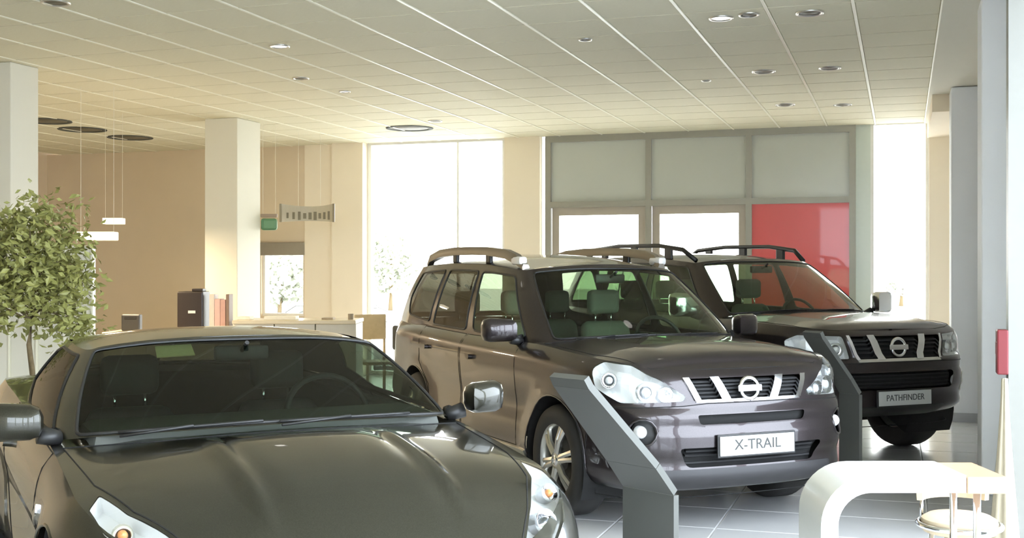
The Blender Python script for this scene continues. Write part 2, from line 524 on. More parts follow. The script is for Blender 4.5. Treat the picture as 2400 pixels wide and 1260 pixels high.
def wheel(car, root, uc, side, rim_m, spokes=6):
    sp = car.sp; R, rw, tw, yc = sp['R'], sp['rim'], sp['tw'], sp['track'] * side
    out = yc + side * tw / 2
    w = empty('wheel', (uc, yc, R)); w.parent = root
    pr = [(rw, -tw*.46), (rw + .02, -tw*.5), (R - .05, -tw*.52), (R - .015, -tw*.46), (R, -tw*.32), (R + .001, 0), (R, tw*.32), (R - .015, tw*.46), (R - .05, tw*.52), (rw + .02, tw*.5), (rw, tw*.46)]
    MB().lathe(pr, axis='Y', n=48).build('tyre', M_RUBBER, w, True)
    o = side
    rim = MB()
    rim.lathe([(rw, -tw*.4*o), (rw - .012, -tw*.3*o), (rw - .02, tw*.3*o), (rw - .004, tw*.42*o), (rw + .012, tw*.48*o), (rw + .004, tw*.38*o)], axis='Y', n=48)
    for k in range(spokes):
        a = 2 * PI * k / spokes + .26
        for d in (-.11, .11):
            c0 = Vector((math.cos(a + d * 1.6) * .05, tw*.40*o, math.sin(a + d * 1.6) * .05))
            c1 = Vector((math.cos(a + d) * (rw - .01), tw*.34*o, math.sin(a + d) * (rw - .01)))
            rim.tube([c0, (c0 + c1) / 2 + Vector((0, .012 * o, 0)), c1], [.022, .016, .018], 6)
    rim.lathe([(0.0, tw*.47*o), (.05, tw*.46*o), (.065, tw*.42*o), (.065, tw*.2*o)], axis='Y', n=24)
    rim.build('rim', rim_m, w, True, 0.7)
    MB().lathe([(0.001, tw*.05*o), (rw*.9, tw*.05*o)], axis='Y', n=24).build('brake_disc', M_BLACK, w)
    MB().lathe([(0.001, tw*.49*o), (.03, tw*.485*o), (.034, tw*.46*o)], axis='Y', n=20).build('hub_cap', M_CHROME, w, True)
    return w

def build_car(sp):
    c = Car(sp); X, Y, th = sp['pose']
    root = empty(sp['name'], room(X, Y), th - PI / 2 + ALPHA, sp['label'], 'car', sp.get('group'))
    paint, S = sp['paint'], c.side
    F = lambda v, w: (math.copysign(c.a_v(abs(v)), v), w)
    U = lambda u, w, g=1: (g * c.a_u(u), w)
    gaps = MB()
    # ---- side and nose sheet
    polys = []
    R = sp['arch']
    arches = []
    for uc in sp['axles']:
        for g in (1, -1):
            pts = [U(uc + R * math.cos(t), sp['R'] + R * math.sin(t), g) for t in [(-0.25 * PI) + i * (1.5 * PI) / 26 for i in range(27)]]
            polys.append(('arch', pts)); arches.append((uc, g))
    holes = sp['holes'](F, U)                       # (name, polygon): openings in the nose, right half mirrored by the caller
    for nme, p in holes: polys.append(('hole', p))
    doors = []
    for g in (1, -1):
        for d in sp['doors']:
            p = [U(u, (w if w < 5 else c.hi(c.a_u(u)) - .004), g) for u, w in d]; doors.append((g, p)); polys.append(('door%d' % len(doors), p))
    bump = sp['bumper'](F, U); polys.append(('bumper', bump))
    res = S.cut(polys)
    sheet_obj('body_side_panel', res['rest'], paint, root)
    if 'bumper' in res: sheet_obj('front_bumper', res['bumper'], paint, root)
    for i, (g, p) in enumerate(doors):
        d = sheet_obj('door', res['door%d' % (i + 1)], paint, root)
        c.line(gaps, c.skin, p, 0.003, closed=True)
        u0 = min(q[0] * g for q in p); u1 = max(q[0] * g for q in p); wt = max(q[1] for q in p)
        hp = round_poly([(g * (u1 - .25), wt - .17), (g * (u1 - .08), wt - .17), (g * (u1 - .08), wt - .135), (g * (u1 - .25), wt - .135)], .015)
        if sp.get('handles', True): c.patch(S, 'door_handle', hp, paint, d, .03, .03, 6, 3)
    for uc, g in arches:
        arc = [U(uc + R * math.cos(t), sp['R'] + R * math.sin(t), g) for t in [(-.12 * PI) + i * (1.24 * PI) / 24 for i in range(25)]]
        arc = [p for p in arc if p[1] > c.lo(abs(p[0])) + .005]
        m = MB(); c.line(m, c.skin, arc, 0.012 if sp.get('trim_arch') else 0.006, .03); m.build('wheel_arch_lip', M_BLACK if sp.get('trim_arch') else paint, root, True)
        y1 = g * (abs(c.skin(c.a_u(uc), sp['R'] + R)[1]) - .015); y0 = g * .45
        m = MB(); pr = [(R + .004, y1), (R + .004, y0), (0.01, y0)]
        n0 = 20; vs = []; fs = []
        for i in range(n0 + 1):
            t = -.15 * PI + 1.3 * PI * i / n0
            for r, y in pr: vs.append((uc + r * math.cos(t), y, sp['R'] + r * math.sin(t)))
        for i in range(n0):
            for j in range(2): fs.append((i*3+j, i*3+3+j, i*3+4+j, i*3+1+j))
        m.add(vs, fs).build('wheel_well', M_GAP, root)
        wheel(c, root, uc, g, sp.get('rim_m', M_SILVER), sp.get('spokes', 6))
    c.line(gaps, c.skin, bump, 0.003, closed=True)
    # ---- bonnet and deck
    gb = [c.gk(x)[0] for x in c.ss]
    cab = [(p.x - (.05 if i == 0 else 0) * 0 , p.y) for i, p in enumerate(gb)]
    cx = (gb[0].x + gb[-1].x) / 2
    cab = [((p[0] - cx) * .955 + cx, p[1] * .93) for p in cab]
    cab = cab + [(p[0], -p[1]) for p in cab[-2:0:-1]]
    hood = sp['hood'](c)
    lp = [('cabin', cab)]
    for nme, p in sp.get('lid_holes', lambda c: [])(c): lp.append((nme, p))
    lp.append(('hood', hood))
    res = c.lid.cut(lp)
    sheet_obj('fender_top', res['rest'], paint, root)
    sheet_obj('hood', res['hood'], paint, root)
    def on_lid(u, v):
        e = c.edge_u(u); u = min(u, c.E[0][0]); return c.lid_map(u, math.copysign(min(abs(v), e[1]), v))
    c.line(gaps, on_lid, hood, 0.003, closed=True)
    # ---- greenhouse
    wins = sp['windows']; gp = []
    for nme, p, mm, both in wins:
        gp.append((nme, p))
        if both: gp.append((nme, mirror_poly(p)))
    gp2 = []; info = []
    for nme, p, mm, both in wins:
        for k, q in enumerate([p, mirror_poly(p)] if both else [p]):
            t = '%s|%d' % (nme, len(info)); gp2.append((t, q)); info.append((t, nme, mm, q))
    res = c.gh.cut(gp2)
    sheet_obj('pillar_frame', res['rest'], paint, root)
    for t, nme, mm, q in info:
        if t not in res: continue
        wo = sheet_obj(nme, res[t], mm, root); seal = MB(); c.line(seal, c.gh_map, q, sp.get('seal', 0.008), .08, True)
        seal.build('window_seal', M_BLACK, wo, True)
    res = c.roof.cut([]); sheet_obj('roof', res['rest'], paint, root)
    gaps.build('panel_gap', M_GAP, root)
    # ---- under and inside
    uf, ur = sp['plan'][0][0], sp['plan'][-1][0]
    MB().box(((uf + ur) / 2, 0, (sp['lo'][0][1] + .5) / 2 + .02), (uf - ur - .5, .86, .46 - sp['lo'][0][1]), bev=.04).build('underbody', M_GAP, root)
    if sp.get('cabin', True):
        belt = c.gk(2.0)[0].z; r0, hw = c.gk(1.2)[0].x, c.gk(2)[0].y
        rr = c.gk(c.gs[-1])[0].x
        tub = MB(); zt = belt - .22
        tub.box(((r0 + rr) / 2 + .1, 0, zt - .15), (r0 - rr - .3, hw * 1.7, .2))
        for g in (-1, 1): tub.box(((r0 + rr) / 2, g * (hw - .06), belt - .12), (r0 - rr - .2, .05, .22), bev=.02)
        tub.build('cabin_floor', M_TRIM, root)
        du = c.gk(0)[0].x
        MB().box((du - .36, 0, belt - .06), (.42, hw * 1.72, .16), bev=.05).build('dashboard', M_TRIM, root, True, .6)
        sw = MB(); cc = Vector((du - .62, sp.get('drive', 1) * .36, belt - .03)); ring = []
        for i in range(24):
            t = 2 * PI * i / 24; ring.append(cc + Vector((.19 * math.sin(t) * -.42, .19 * math.cos(t), .19 * math.sin(t) * .9)))
        sw.tube(ring, .014, 8, True); sw.tube([ring[0], cc, ring[12]], .014, 6); sw.tube([cc, ring[18]], .014, 6)
        sw.build('steering_wheel', M_BLACK, root, True)
        sm = sp.get('seat_m', M_SEAT)
        for row, us in enumerate(sp['seats']):
            for g in ((-.36, .36) if row == 0 else (-.42, 0, .42)):
                st = empty('seat', (us, g, 0)); st.parent = root
                top = sp['seat_top'] - (.02 if row else 0); h = .62; wd = .5 if row == 0 else .40
                b = MB().box((0, 0, top - h / 2), (.13, wd, h), bev=.055)
                b.v = [(x - (z - top + h) * .22, y * (1 - .25 * max(0, (z - top + .2) / .2) if z > top - .2 else y and 1), z) for x, y, z in b.v]
                b.build('backrest', sm, st, True, .8)
                MB().box((.24, 0, top - h + .02), (.46, wd, .14), bev=.05).build('cushion', sm, st, True, .8)
                hx = -h * .22 - .02
                MB().box((hx, 0, top + .15), (.10, .27 if row == 0 else .22, .19), bev=.04).build('headrest', sm, st, True, .8)
                for d in (-.07, .07): MB().tube([(hx + .01, d, top - .03), (hx, d, top + .08)], .007, 8).build('headrest_post', M_CHROME, st, True)
        # rear-view mirror under the top edge of the windscreen
        p = Vector(c.gh_map(0, .86)); mr = MB().box(p + Vector((-.10, 0, -.03)), (.03, .24, .065), bev=.012); mr.tube([p + Vector((0, 0, .02)), p + Vector((-.09, 0, -.02))], .01, 6)
        mr.build('rear_view_mirror', M_BLACK, root, True, .6)
    # ---- wing mirrors
    for g in (1, -1):
        mx, my, mz, mw, mh = sp['mirror']
        B = MB().box((0, 0, 0), (.13, mw, mh), bev=.045)
        B.v = [(x * (1 - .25 * (y / mw)) + mx - .06 * (y / mw), g * (y + my), z * (1 + .12 * (y / mw)) + mz) for x, y, z in B.v]
        mo = B.build('wing_mirror', sp.get('mirror_m', paint), root, True, .8)
        G = MB().box((0, 0, 0), (.006, mw * .70, mh * .66), bev=.002)
        G.v = [(x + mx - .063 - .045 * (y / mw), g * (y + my), z + mz) for x, y, z in G.v]; G.build('mirror_glass', M_CHROME, mo)
        MB().tube([(mx - .02, g * (my - mw * .45), mz - mh * .4), (mx - .03, g * (my - mw * .8), mz - mh * .55), (mx - .05, g * sp['mroot'][0], sp['mroot'][1])], [.035, .03, .035], 8).build('mirror_arm', M_BLACK, mo, True)
    # ---- wipers on the cowl
    for k, (b0, x0, x1) in enumerate(((.012, -.05, .62), (.010, -.72, -.12))):
        m = MB(); pts = [Vector(c.gh_map(x0 + (x1 - x0) * i / 8, b0 + .02 * i / 8)) + Vector((.012, 0, .008)) for i in range(9)]
        m.tube(pts, .006, 6); m.tube([pts[4] + Vector((.006, 0, .004)), pts[0] + Vector((.03, 0, -.01))], .006, 6)
        m.build('wiper', M_BLACK, root, True)
    return c, root, F, U

def badge(c, root, a, w, r, out, tilt=0.12):
    p = Vector(c.skin(a, w)); b = empty('badge', (p.x + out, p.y, p.z)); b.parent = root
    b.rotation_euler = (0, -tilt, 0)
    MB().tube([(0, r * math.cos(2 * PI * i / 28), r * math.sin(2 * PI * i / 28)) for i in range(28)], r * .21, 8, True).build('ring', M_CHROME, b, True)
    MB().box((.006, 0, 0), (.016, r * 2.7, r * .62), bev=.005).build('bar', M_CHROME, b)

def plate(c, root, u, w, txt, tsize, tilt=0.0, sx=1.0):
    h = empty('licence_plate', (u, 0, w)); h.parent = root; h.rotation_euler = (0, -tilt, 0)
    MB().box((-.008, 0, 0), (.014, .545, .135), bev=.005).build('plate_holder', M_BLACK, h)
    MB().box((.003, 0, 0), (.006, .52, .112), bev=.002).build('plate', M_PLATE, h)
    M = Matrix.Translation((.007, .0, .002)) @ Matrix.Rotation(PI / 2, 4, 'Z') @ Matrix.Rotation(PI / 2, 4, 'X')
    text_mesh('lettering', txt, tsize, M_INK, h, M, .001, sx)
    return h

def headlight(c, root, poly, g, lamps, depth=.07, sheet=None, m_b=None, nm='headlight'):
    """clear lens over a silver bowl with lamp cups"""
    sheet = sheet or c.side
    h = c.patch(sheet, nm, poly, M_LENS, root, .002, 0, 10, 6)
    vs, fs = sheet.patch(poly, -.006, depth - .006, 10, 6)
    n0 = sum(1 for f in fs if True)
    # bowl: walls and a floor lying deeper than the lens
    fl_v, fl_f = sheet.patch(poly, -depth, 0, 10, 6)
    wall = [f for f in fs[len(fl_f):]]
    m = MB(); m.add(vs, wall); m.add(fl_v, fl_f); m.build('reflector', m_b or M_REFL, h, False)
    for (a, w, r, mm) in lamps:
        p = Vector(sheet.fmap(a, w)); e = 1e-3
        n = (Vector(sheet.fmap(a + e, w)) - p).cross(Vector(sheet.fmap(a, w + e)) - p).normalized()
        if n.dot(p - Vector((-1.3, 0, .2))) < 0: n = -n
        d = Vector((1, 0.25 * g, 0)).normalized().lerp(n, .4).normalized()
        q = Matrix.Translation(p - n * depth * .75) @ d.to_track_quat('Z', 'Y').to_matrix().to_4x4()
        L = MB().lathe([(r, .05), (r * 1.02, .0), (r * .96, .05), (r * .6, .012), (.001, .004)], n=20)
        L.v = [tuple(q @ Vector(v)) for v in L.v]; lo = L.build('lamp_cup', M_CHROME, h, True)
        B = MB().lathe([(.001, .05), (r * .45, .046), (r * .5, .02), (r * .3, 0)], n=16)
        B.v = [tuple(q @ Vector(v)) for v in B.v]; B.build('bulb_lens', mm, h, True)
    return h

# ------------------------------------------------------------------ the three cars
PAINT_GREY = car_paint('dark_grey_violet_paint', (0.026, 0.021, 0.022), (0.056, 0.046, 0.049))
PAINT_OLIVE = car_paint('dark_olive_grey_paint', (0.020, 0.020, 0.014), (0.046, 0.045, 0.033))
FRONT_SUV = [(0, .16), (.06, .06), (.14, .015), (.26, .025), (.36, .0), (.49, .0), (.55, .02), (.60, .015), (.65, .02), (.70, .055), (.78, .062), (.88, .075), (.95, .10), (1, .15)]
SIDE_SUV = [(0, .09), (.06, .035), (.15, .012), (.3, .014), (.45, .022), (.62, .008), (.78, 0), (.87, .004), (.94, .028), (1, .075)]
REAR_SUV = [(0, .12), (.1, .03), (.3, 0), (.5, .02), (.8, .04), (1, .09)]

# --- mid-size four-wheel drive in the middle
def xt_holes(F, U):
    r = []
    r.append(('grille', round_poly([F(-.43, .90), F(-.36, .775), F(.36, .775), F(.43, .90)], .02)))
    r.append(('slot', round_poly([F(-.38, .695), F(-.36, .640), F(.36, .640), F(.38, .695)], .02)))
    r.append(('intake', round_poly([F(-.50, .51), F(-.44, .395), F(.44, .395), F(.50, .51)], .03)))
    for g in (1, -1):
        hl = [F(.43, .80), F(.45, .772), U(.66, .762), U(.48, .84), U(.43, .95), U(.48, .992), U(.68, .978), F(.60, .90)]
        hl = round_poly(hl, .02, 2)
        r.append(('head', hl if g > 0 else mirror_poly(hl)))
        ca, cw = F(.70, .60)
        fog = [(g * (ca + .088 * math.cos(t)), cw + .078 * math.sin(t)) for t in [2 * PI * i / 14 for i in range(14)]]
        r.append(('fog', fog))
    return r
XT = dict(name='suv', label='dark bronze-grey SUV with silver roof rails in the middle of the showroom', pose=(1.064, 7.693, .417), paint=PAINT_GREY,
    plan=[(.890, 0), (.884, .22), (.868, .42), (.832, .59), (.765, .715), (.64, .80), (.45, .852), (.2, .875), (-.2, .882), (-1.3, .885), (-2.4, .88), (-2.9, .865), (-3.3, .83), (-3.55, .77), (-3.68, .64), (-3.72, .42), (-3.73, 0)],
    hi=[(.89, .945), (.8, .955), (.65, .985), (.45, 1.0), (0, 1.025), (-.4, 1.045), (-1.5, 1.055), (-3, 1.085), (-3.73, 1.10)],
    lo=[(.89, .24), (.6, .25), (0, .27), (-3, .27), (-3.73, .30)],
    front=FRONT_SUV, sidep=SIDE_SUV, rear=REAR_SUV, axles=(0, -2.63), R=.345, arch=.405, flare=.022, rim=.225, tw=.225, track=.765, trim_arch=False,
    holes=xt_holes,
    doors=[[(-.60, .36), (-1.60, .36), (-1.60, 9), (-.60, 9)], [(-1.625, .36), (-2.18, .36), (-2.30, .62), (-2.52, .80), (-2.55, 9), (-1.625, 9)]],
    bumper=lambda F, U: [F(-.45, .745), U(.52, .735, -1), U(.40, .60, -1), U(.395, .20, -1), U(.395, .20), U(.40, .60), U(.52, .735), F(.45, .745), F(.3, .755), F(-.3, .755)],
    crown=[(-3.73, 0), (-.5, .045), (-.1, .065), (.3, .07), (.6, .045), (.74, .0)],
    ridge=lambda u, v, t: .012 * math.exp(-((v - .48 - .1 * max(0, -u)) / .07) ** 2) * sstep(u, -.6, 0) * (1 - sstep(u, .45, .68)),
    hood=lambda c: [(.90, -.62), (.62, -.66), (.3, -.755), (-.36, -.775), (-.22, -.5), (-.14, 0), (-.22, .5), (-.36, .775), (.3, .755), (.62, .66), (.90, .62)],
    gh=[(0, (-.17, 0, 1.085), (-.90, 0, 1.565)), (.5, (-.21, .40, 1.078), (-.92, .32, 1.56)), (.85, (-.33, .665, 1.062), (-.985, .535, 1.54)), (1.0, (-.42, .745, 1.045), (-1.05, .595, 1.53)),
        (1.2, (-.58, .795, 1.04), (-1.20, .625, 1.54)), (2, (-1.60, .812, 1.045), (-1.70, .645, 1.575)), (3, (-2.45, .808, 1.06), (-2.40, .645, 1.585)), (4, (-3.20, .775, 1.08), (-3.05, .625, 1.565)),
        (4.6, (-3.47, .71, 1.09), (-3.25, .58, 1.55)), (5, (-3.60, .52, 1.10), (-3.36, .42, 1.54)), (6, (-3.65, 0, 1.10), (-3.42, 0, 1.545))],
    roof_crown=[(0, 0), (.5, .014), (1, .04), (2, .075), (3, .08), (4, .055), (5, .02), (6, 0)],
    windows=[('windscreen', round_poly([(-.90, .03), (.90, .03), (.90, .95), (-.90, .95)], .06), M_CARGL, False),
             ('side_window', round_poly([(1.19, .07), (1.93, .07), (1.945, .90), (1.16, .90)], .06), M_CARGL, True),
             ('side_window', round_poly([(2.06, .07), (2.93, .07), (2.90, .90), (2.05, .90)], .06), M_DARKGL, True),
             ('side_window', round_poly([(3.06, .10), (3.80, .16), (4.0, .45), (3.9, .88), (3.04, .90)], .06), M_DARKGL, True),
             ('rear_window', round_poly([(4.85, .1), (6.0, .1), (6.0, .92), (4.85, .92)], .05), M_DARKGL, True)],
    seats=(-1.50, -2.45), seat_top=1.13, mirror=(-.62, .985, 1.13, .22, .155), mroot=(.82, 1.08))

cXT, rXT, F, U = build_car(XT)
def cell(c, root, nm, pts, m, out, thick, na=6, nb=5):
    return c.patch(c.side, nm, pts, m, root, out, thick, na, nb)
# grille
g_back = c_ = cell(cXT, rXT, 'grille', round_poly([F(-.44, .91), F(-.37, .765), F(.37, .765), F(.44, .91)], .02), M_GAP, -.045, 0, 14, 6)
for k in range(5):
    w = .79 + k * .023; hw = .36 + (w - .775) * .56
    cell(cXT, g_back, 'grille_slat', [F(-hw, w), F(hw, w), F(hw, w + .010), F(-hw, w + .010)], M_MESH, -.022, .02, 16, 1)
for g in (1, -1):
    for (t0, t1, b0, b1) in ((.205, .262, .135, .195), (.405, .445, .335, .375)):
        p = [F(t0, .902), F(b0, .772), F(b1, .772), F(t1, .902)]
        cell(cXT, g_back, 'grille_strut', p if g > 0 else mirror_poly(p), M_CHROME, .012, .05, 3, 4)
cell(cXT, g_back, 'grille_surround', [F(-.37, .762), F(.37, .762), F(.365, .778), F(-.365, .778)], M_CHROME, .006, .03, 14, 1)
badge(cXT, rXT, 0, .835, .062, .004)
plate(cXT, rXT, .905, .515, 'X-TRAIL', .085, .03, 1.05)
s_ = cell(cXT, rXT, 'bumper_slot', [F(-.40, .70), F(-.38, .632), F(.38, .632), F(.40, .70)], M_GAP, -.03, 0, 14, 3)
i_ = cell(cXT, rXT, 'lower_intake', [F(-.52, .52), F(-.46, .385), F(.46, .385), F(.52, .52)], M_GAP, -.05, 0, 14, 4)
for k in range(3):
    w = .415 + k * .03
    cell(cXT, i_, 'intake_slat', [F(-.45, w), F(.45, w), F(.45, w + .010), F(-.45, w + .010)], M_MESH, -.025, .02, 14, 1)
cell(cXT, rXT, 'bumper_lip', round_poly([F(-.60, .385), F(-.56, .27), F(.56, .27), F(.60, .385)], .03), mat('dark_bumper_plastic', (.022, .021, .023), .5, noise=.08), .006, .02, 16, 4)
for g in (1, -1):
    hl = xt_holes(F, U)[3 if g > 0 else 5][1]
    a1, a2, a3 = F(.56, .83)[0], F(.68, .84)[0], cXT.a_u(.55)
    headlight(cXT, rXT, hl, g, [(g * a1, .815, .045, M_LENS), (g * a2, .83, .055, M_REFL), (g * a3, .89, .045, M_REFL)], .075)
    fog = xt_holes(F, U)[4 if g > 0 else 6][1]
    fr = cell(cXT, rXT, 'fog_lamp', fog, M_BLACK, -.035, .0, 6, 6)
    ca = g * F(.70, .6)[0]; m = MB(); cXT.line(m, cXT.skin, fog, .008, .05, True); m.build('bezel', PAINT_GREY, fr, True)
    p = Vector(cXT.skin(ca, .60)); L = MB().lathe([(.001, .012), (.026, .006), (.036, -.01), (.038, -.04)], axis='X', n=20)
    L.v = [(x + p.x - .015, y + p.y - g * .012, z + p.z) for x, y, z in L.v]; L.build('lamp', M_REFL, fr, True)
# roof rails with lamp pods at their front ends
for g in (1, -1):
    rr = empty('roof_rail', (0, 0, 0)); rr.parent = rXT
    ex = [1.08, 1.22, 1.5, 2, 2.5, 3, 3.5, 3.95, 4.1]; pts = []
    for i, x in enumerate(ex):
        T = cXT.gk(x)[1]; pts.append((T.x, g * (abs(T.y) - .045), T.z + (.02, .07, .095, .10, .10, .10, .095, .065, .02)[i]))
    B = MB(); vs = []; fs = []
    for i, (x, y, z) in enumerate(pts):
        hh = (.02, .035, .034, .032, .032, .032, .032, .03, .02)[i]
        for dy, dz in ((-.026, -hh), (.026, -hh), (.03, 0), (.02, hh), (-.02, hh), (-.03, 0)): vs.append((x, y + dy, z + dz))
    for i in range(len(pts) - 1):
        for j in range(6): fs.append((i*6+j, i*6+(j+1) % 6, i*6+6+(j+1) % 6, i*6+6+j))
    fs += [tuple(range(6)), tuple(range(len(vs) - 6, len(vs)))]
    B.add(vs, fs).build('rail', mat('taupe_rail_metal', (.30, .275, .235), .4, .8, noise=.03), rr, True, .7)
    for x in (2.0, 3.0):
        T = cXT.gk(x)[1]; MB().box((T.x, g * (abs(T.y) - .045), T.z + .045), (.09, .03, .08), bev=.01).build('rail_foot', M_BLACK, rr)
    T = Vector(pts[1]); MB().box((T.x + .02, T.y, T.z - .012), (.16, .07, .06), bev=.02).build('lamp_pod', M_REFL, rr, True, .7)
# side sill trim
for g in (1, -1):
    cell(cXT, rXT, 'sill_trim', [U(-.45, .28, g), U(-2.2, .28, g), U(-2.2, .345, g), U(-.45, .345, g)][::g], M_SILVER, .012, .02, 20, 2)

# --- large four-wheel drive behind
def pf_holes(F, U):
    r = [('grille', round_poly([F(-.47, 1.015), F(-.40, .835), F(.40, .835), F(.47, 1.015)], .02)),
         ('intake', round_poly([F(-.55, .735), F(-.52, .60), F(.52, .60), F(.55, .735)], .03))]
    for g in (1, -1):
        hl = round_poly([F(.52, 1.02), F(.47, .845), F(.74, .845), U(.55, .865), U(.52, .98), U(.62, 1.03)], .02, 2)
        r.append(('head', hl if g > 0 else mirror_poly(hl)))
        ca, cw = F(.74, .63); r.append(('fog', [(g * (ca + .075 * math.cos(t)), cw + .075 * math.sin(t)) for t in [2 * PI * i / 12 for i in range(12)]]))
    return r
PF = dict(name='suv', label='large dark grey SUV with black roof rails parked in front of the red panel', pose=(2.705, 10.034, .409), paint=PAINT_GREY,
    plan=[(.90, 0), (.893, .3), (.87, .5), (.82, .65), (.72, .77), (.55, .85), (.3, .90), (0, .92), (-1.4, .925), (-2.9, .92), (-3.4, .89), (-3.66, .82), (-3.79, .68), (-3.83, .45), (-3.84, 0)],
    hi=[(.9, 1.055), (.8, 1.065), (.6, 1.085), (.3, 1.10), (-.4, 1.12), (-2, 1.13), (-3.84, 1.15)], lo=[(.9, .38), (.6, .38), (0, .40), (-3, .40), (-3.84, .44)],
    front=FRONT_SUV, sidep=SIDE_SUV, rear=REAR_SUV, axles=(0, -2.85), R=.385, arch=.46, flare=.035, rim=.225, tw=.255, track=.79, trim_arch=True,
    holes=pf_holes,
    doors=[[(-.62, .48), (-1.68, .48), (-1.68, 9), (-.62, 9)], [(-1.705, .48), (-2.32, .48), (-2.46, .72), (-2.68, .9), (-2.70, 9), (-1.705, 9)]],
    bumper=lambda F, U: [F(-.45, .81), U(.52, .80, -1), U(.46, .66, -1), U(.46, .30, -1), U(.46, .30), U(.46, .66), U(.52, .80), F(.45, .81), F(.3, .815), F(-.3, .815)],
    crown=[(-3.84, 0), (-.5, .05), (0, .06), (.4, .055), (.68, .03), (.78, 0)],
    ridge=lambda u, v, t: .014 * math.exp(-((v - .52) / .06) ** 2) * sstep(u, -.6, 0) * (1 - sstep(u, .5, .72)),
    hood=lambda c: [(.92, -.70), (.62, -.74), (.3, -.80), (-.40, -.81), (-.28, -.5), (-.2, 0), (-.28, .5), (-.40, .81), (.3, .80), (.62, .74), (.92, .70)],
    gh=[(0, (-.25, 0, 1.17), (-1.0, 0, 1.635)), (.5, (-.28, .42, 1.163), (-1.02, .35, 1.63)), (.85, (-.38, .69, 1.145), (-1.07, .56, 1.612)), (1.0, (-.46, .77, 1.125), (-1.12, .62, 1.60)),
        (1.2, (-.6, .82, 1.11), (-1.25, .655, 1.612)), (2, (-1.66, .845, 1.12), (-1.75, .675, 1.645)), (3, (-2.6, .845, 1.13), (-2.55, .675, 1.655)), (4, (-3.35, .82, 1.14), (-3.25, .655, 1.64)),
        (4.6, (-3.6, .745, 1.15), (-3.45, .60, 1.63)), (5, (-3.72, .55, 1.15), (-3.52, .42, 1.62)), (6, (-3.77, 0, 1.15), (-3.55, 0, 1.62))],
    roof_crown=[(0, 0), (.5, .01), (1, .03), (2, .05), (3, .05), (4, .04), (5, .02), (6, 0)],
    windows=[('windscreen', round_poly([(-.90, .03), (.90, .03), (.90, .95), (-.90, .95)], .06), M_CARGL, False),
             ('side_window', round_poly([(1.20, .07), (1.93, .07), (1.945, .90), (1.17, .90)], .06), M_CARGL, True),
             ('side_window', round_poly([(2.06, .07), (2.93, .07), (2.93, .90), (2.05, .90)], .06), M_CARGL, True),
             ('side_window', round_poly([(3.06, .10), (3.95, .10), (3.95, .88), (3.04, .90)], .06), M_CARGL, True),
             ('rear_window', round_poly([(4.85, .1), (6.0, .1), (6.0, .92), (4.85, .92)], .05), M_CARGL, True)],
    seats=(-1.55, -2.55), seat_top=1.20, mirror=(-.60, 1.08, 1.235, .23, .20), mroot=(.84, 1.16), mirror_m=M_CHROME)
cPF, rPF, F, U = build_car(PF)
g_ = cell(cPF, rPF, 'grille', [F(-.48, 1.02), F(-.41, .825), F(.41, .825), F(.48, 1.02)], M_GAP, -.05, 0, 14, 6)
for k in range(5):
    w = .85 + k * .033; hw = .40 + (w - .835) * .39
    cell(cPF, g_, 'grille_slat', [F(-hw, w), F(hw, w), F(hw, w + .012), F(-hw, w + .012)], M_MESH, -.025, .02, 16, 1)
for g in (1, -1):
    for (t0, t1, b0, b1) in ((.225, .295, .155, .225), (.46, .49, .39, .42)):
        p = [F(t0, 1.02), F(b0, .83), F(b1, .83), F(t1, 1.02)]
        cell(cPF, g_, 'grille_strut', p if g > 0 else mirror_poly(p), M_CHROME, .014, .05, 3, 4)
cell(cPF, g_, 'grille_surround', [F(-.41, .815), F(.41, .815), F(.41, .836), F(-.41, .836)], M_SILVER, .008, .03, 14, 1)
badge(cPF, rPF, 0, .925, .068, .004)
plate(cPF, rPF, .915, .535, 'PATHFINDER', .068, .02, .95)
i_ = cell(cPF, rPF, 'lower_intake', [F(-.57, .745), F(-.54, .59), F(.54, .59), F(.57, .745)], M_GAP, -.05, 0, 14, 4)
for k in range(4):
    w = .615 + k * .03; cell(cPF, i_, 'intake_slat', [F(-.52, w), F(.52, w), F(.52, w + .008), F(-.52, w + .008)], M_MESH, -.025, .02, 14, 1)
cell(cPF, rPF, 'skid_plate', round_poly([F(-.45, .47), F(-.40, .385), F(.40, .385), F(.45, .47)], .03), M_BLACK, .006, .02, 14, 4)
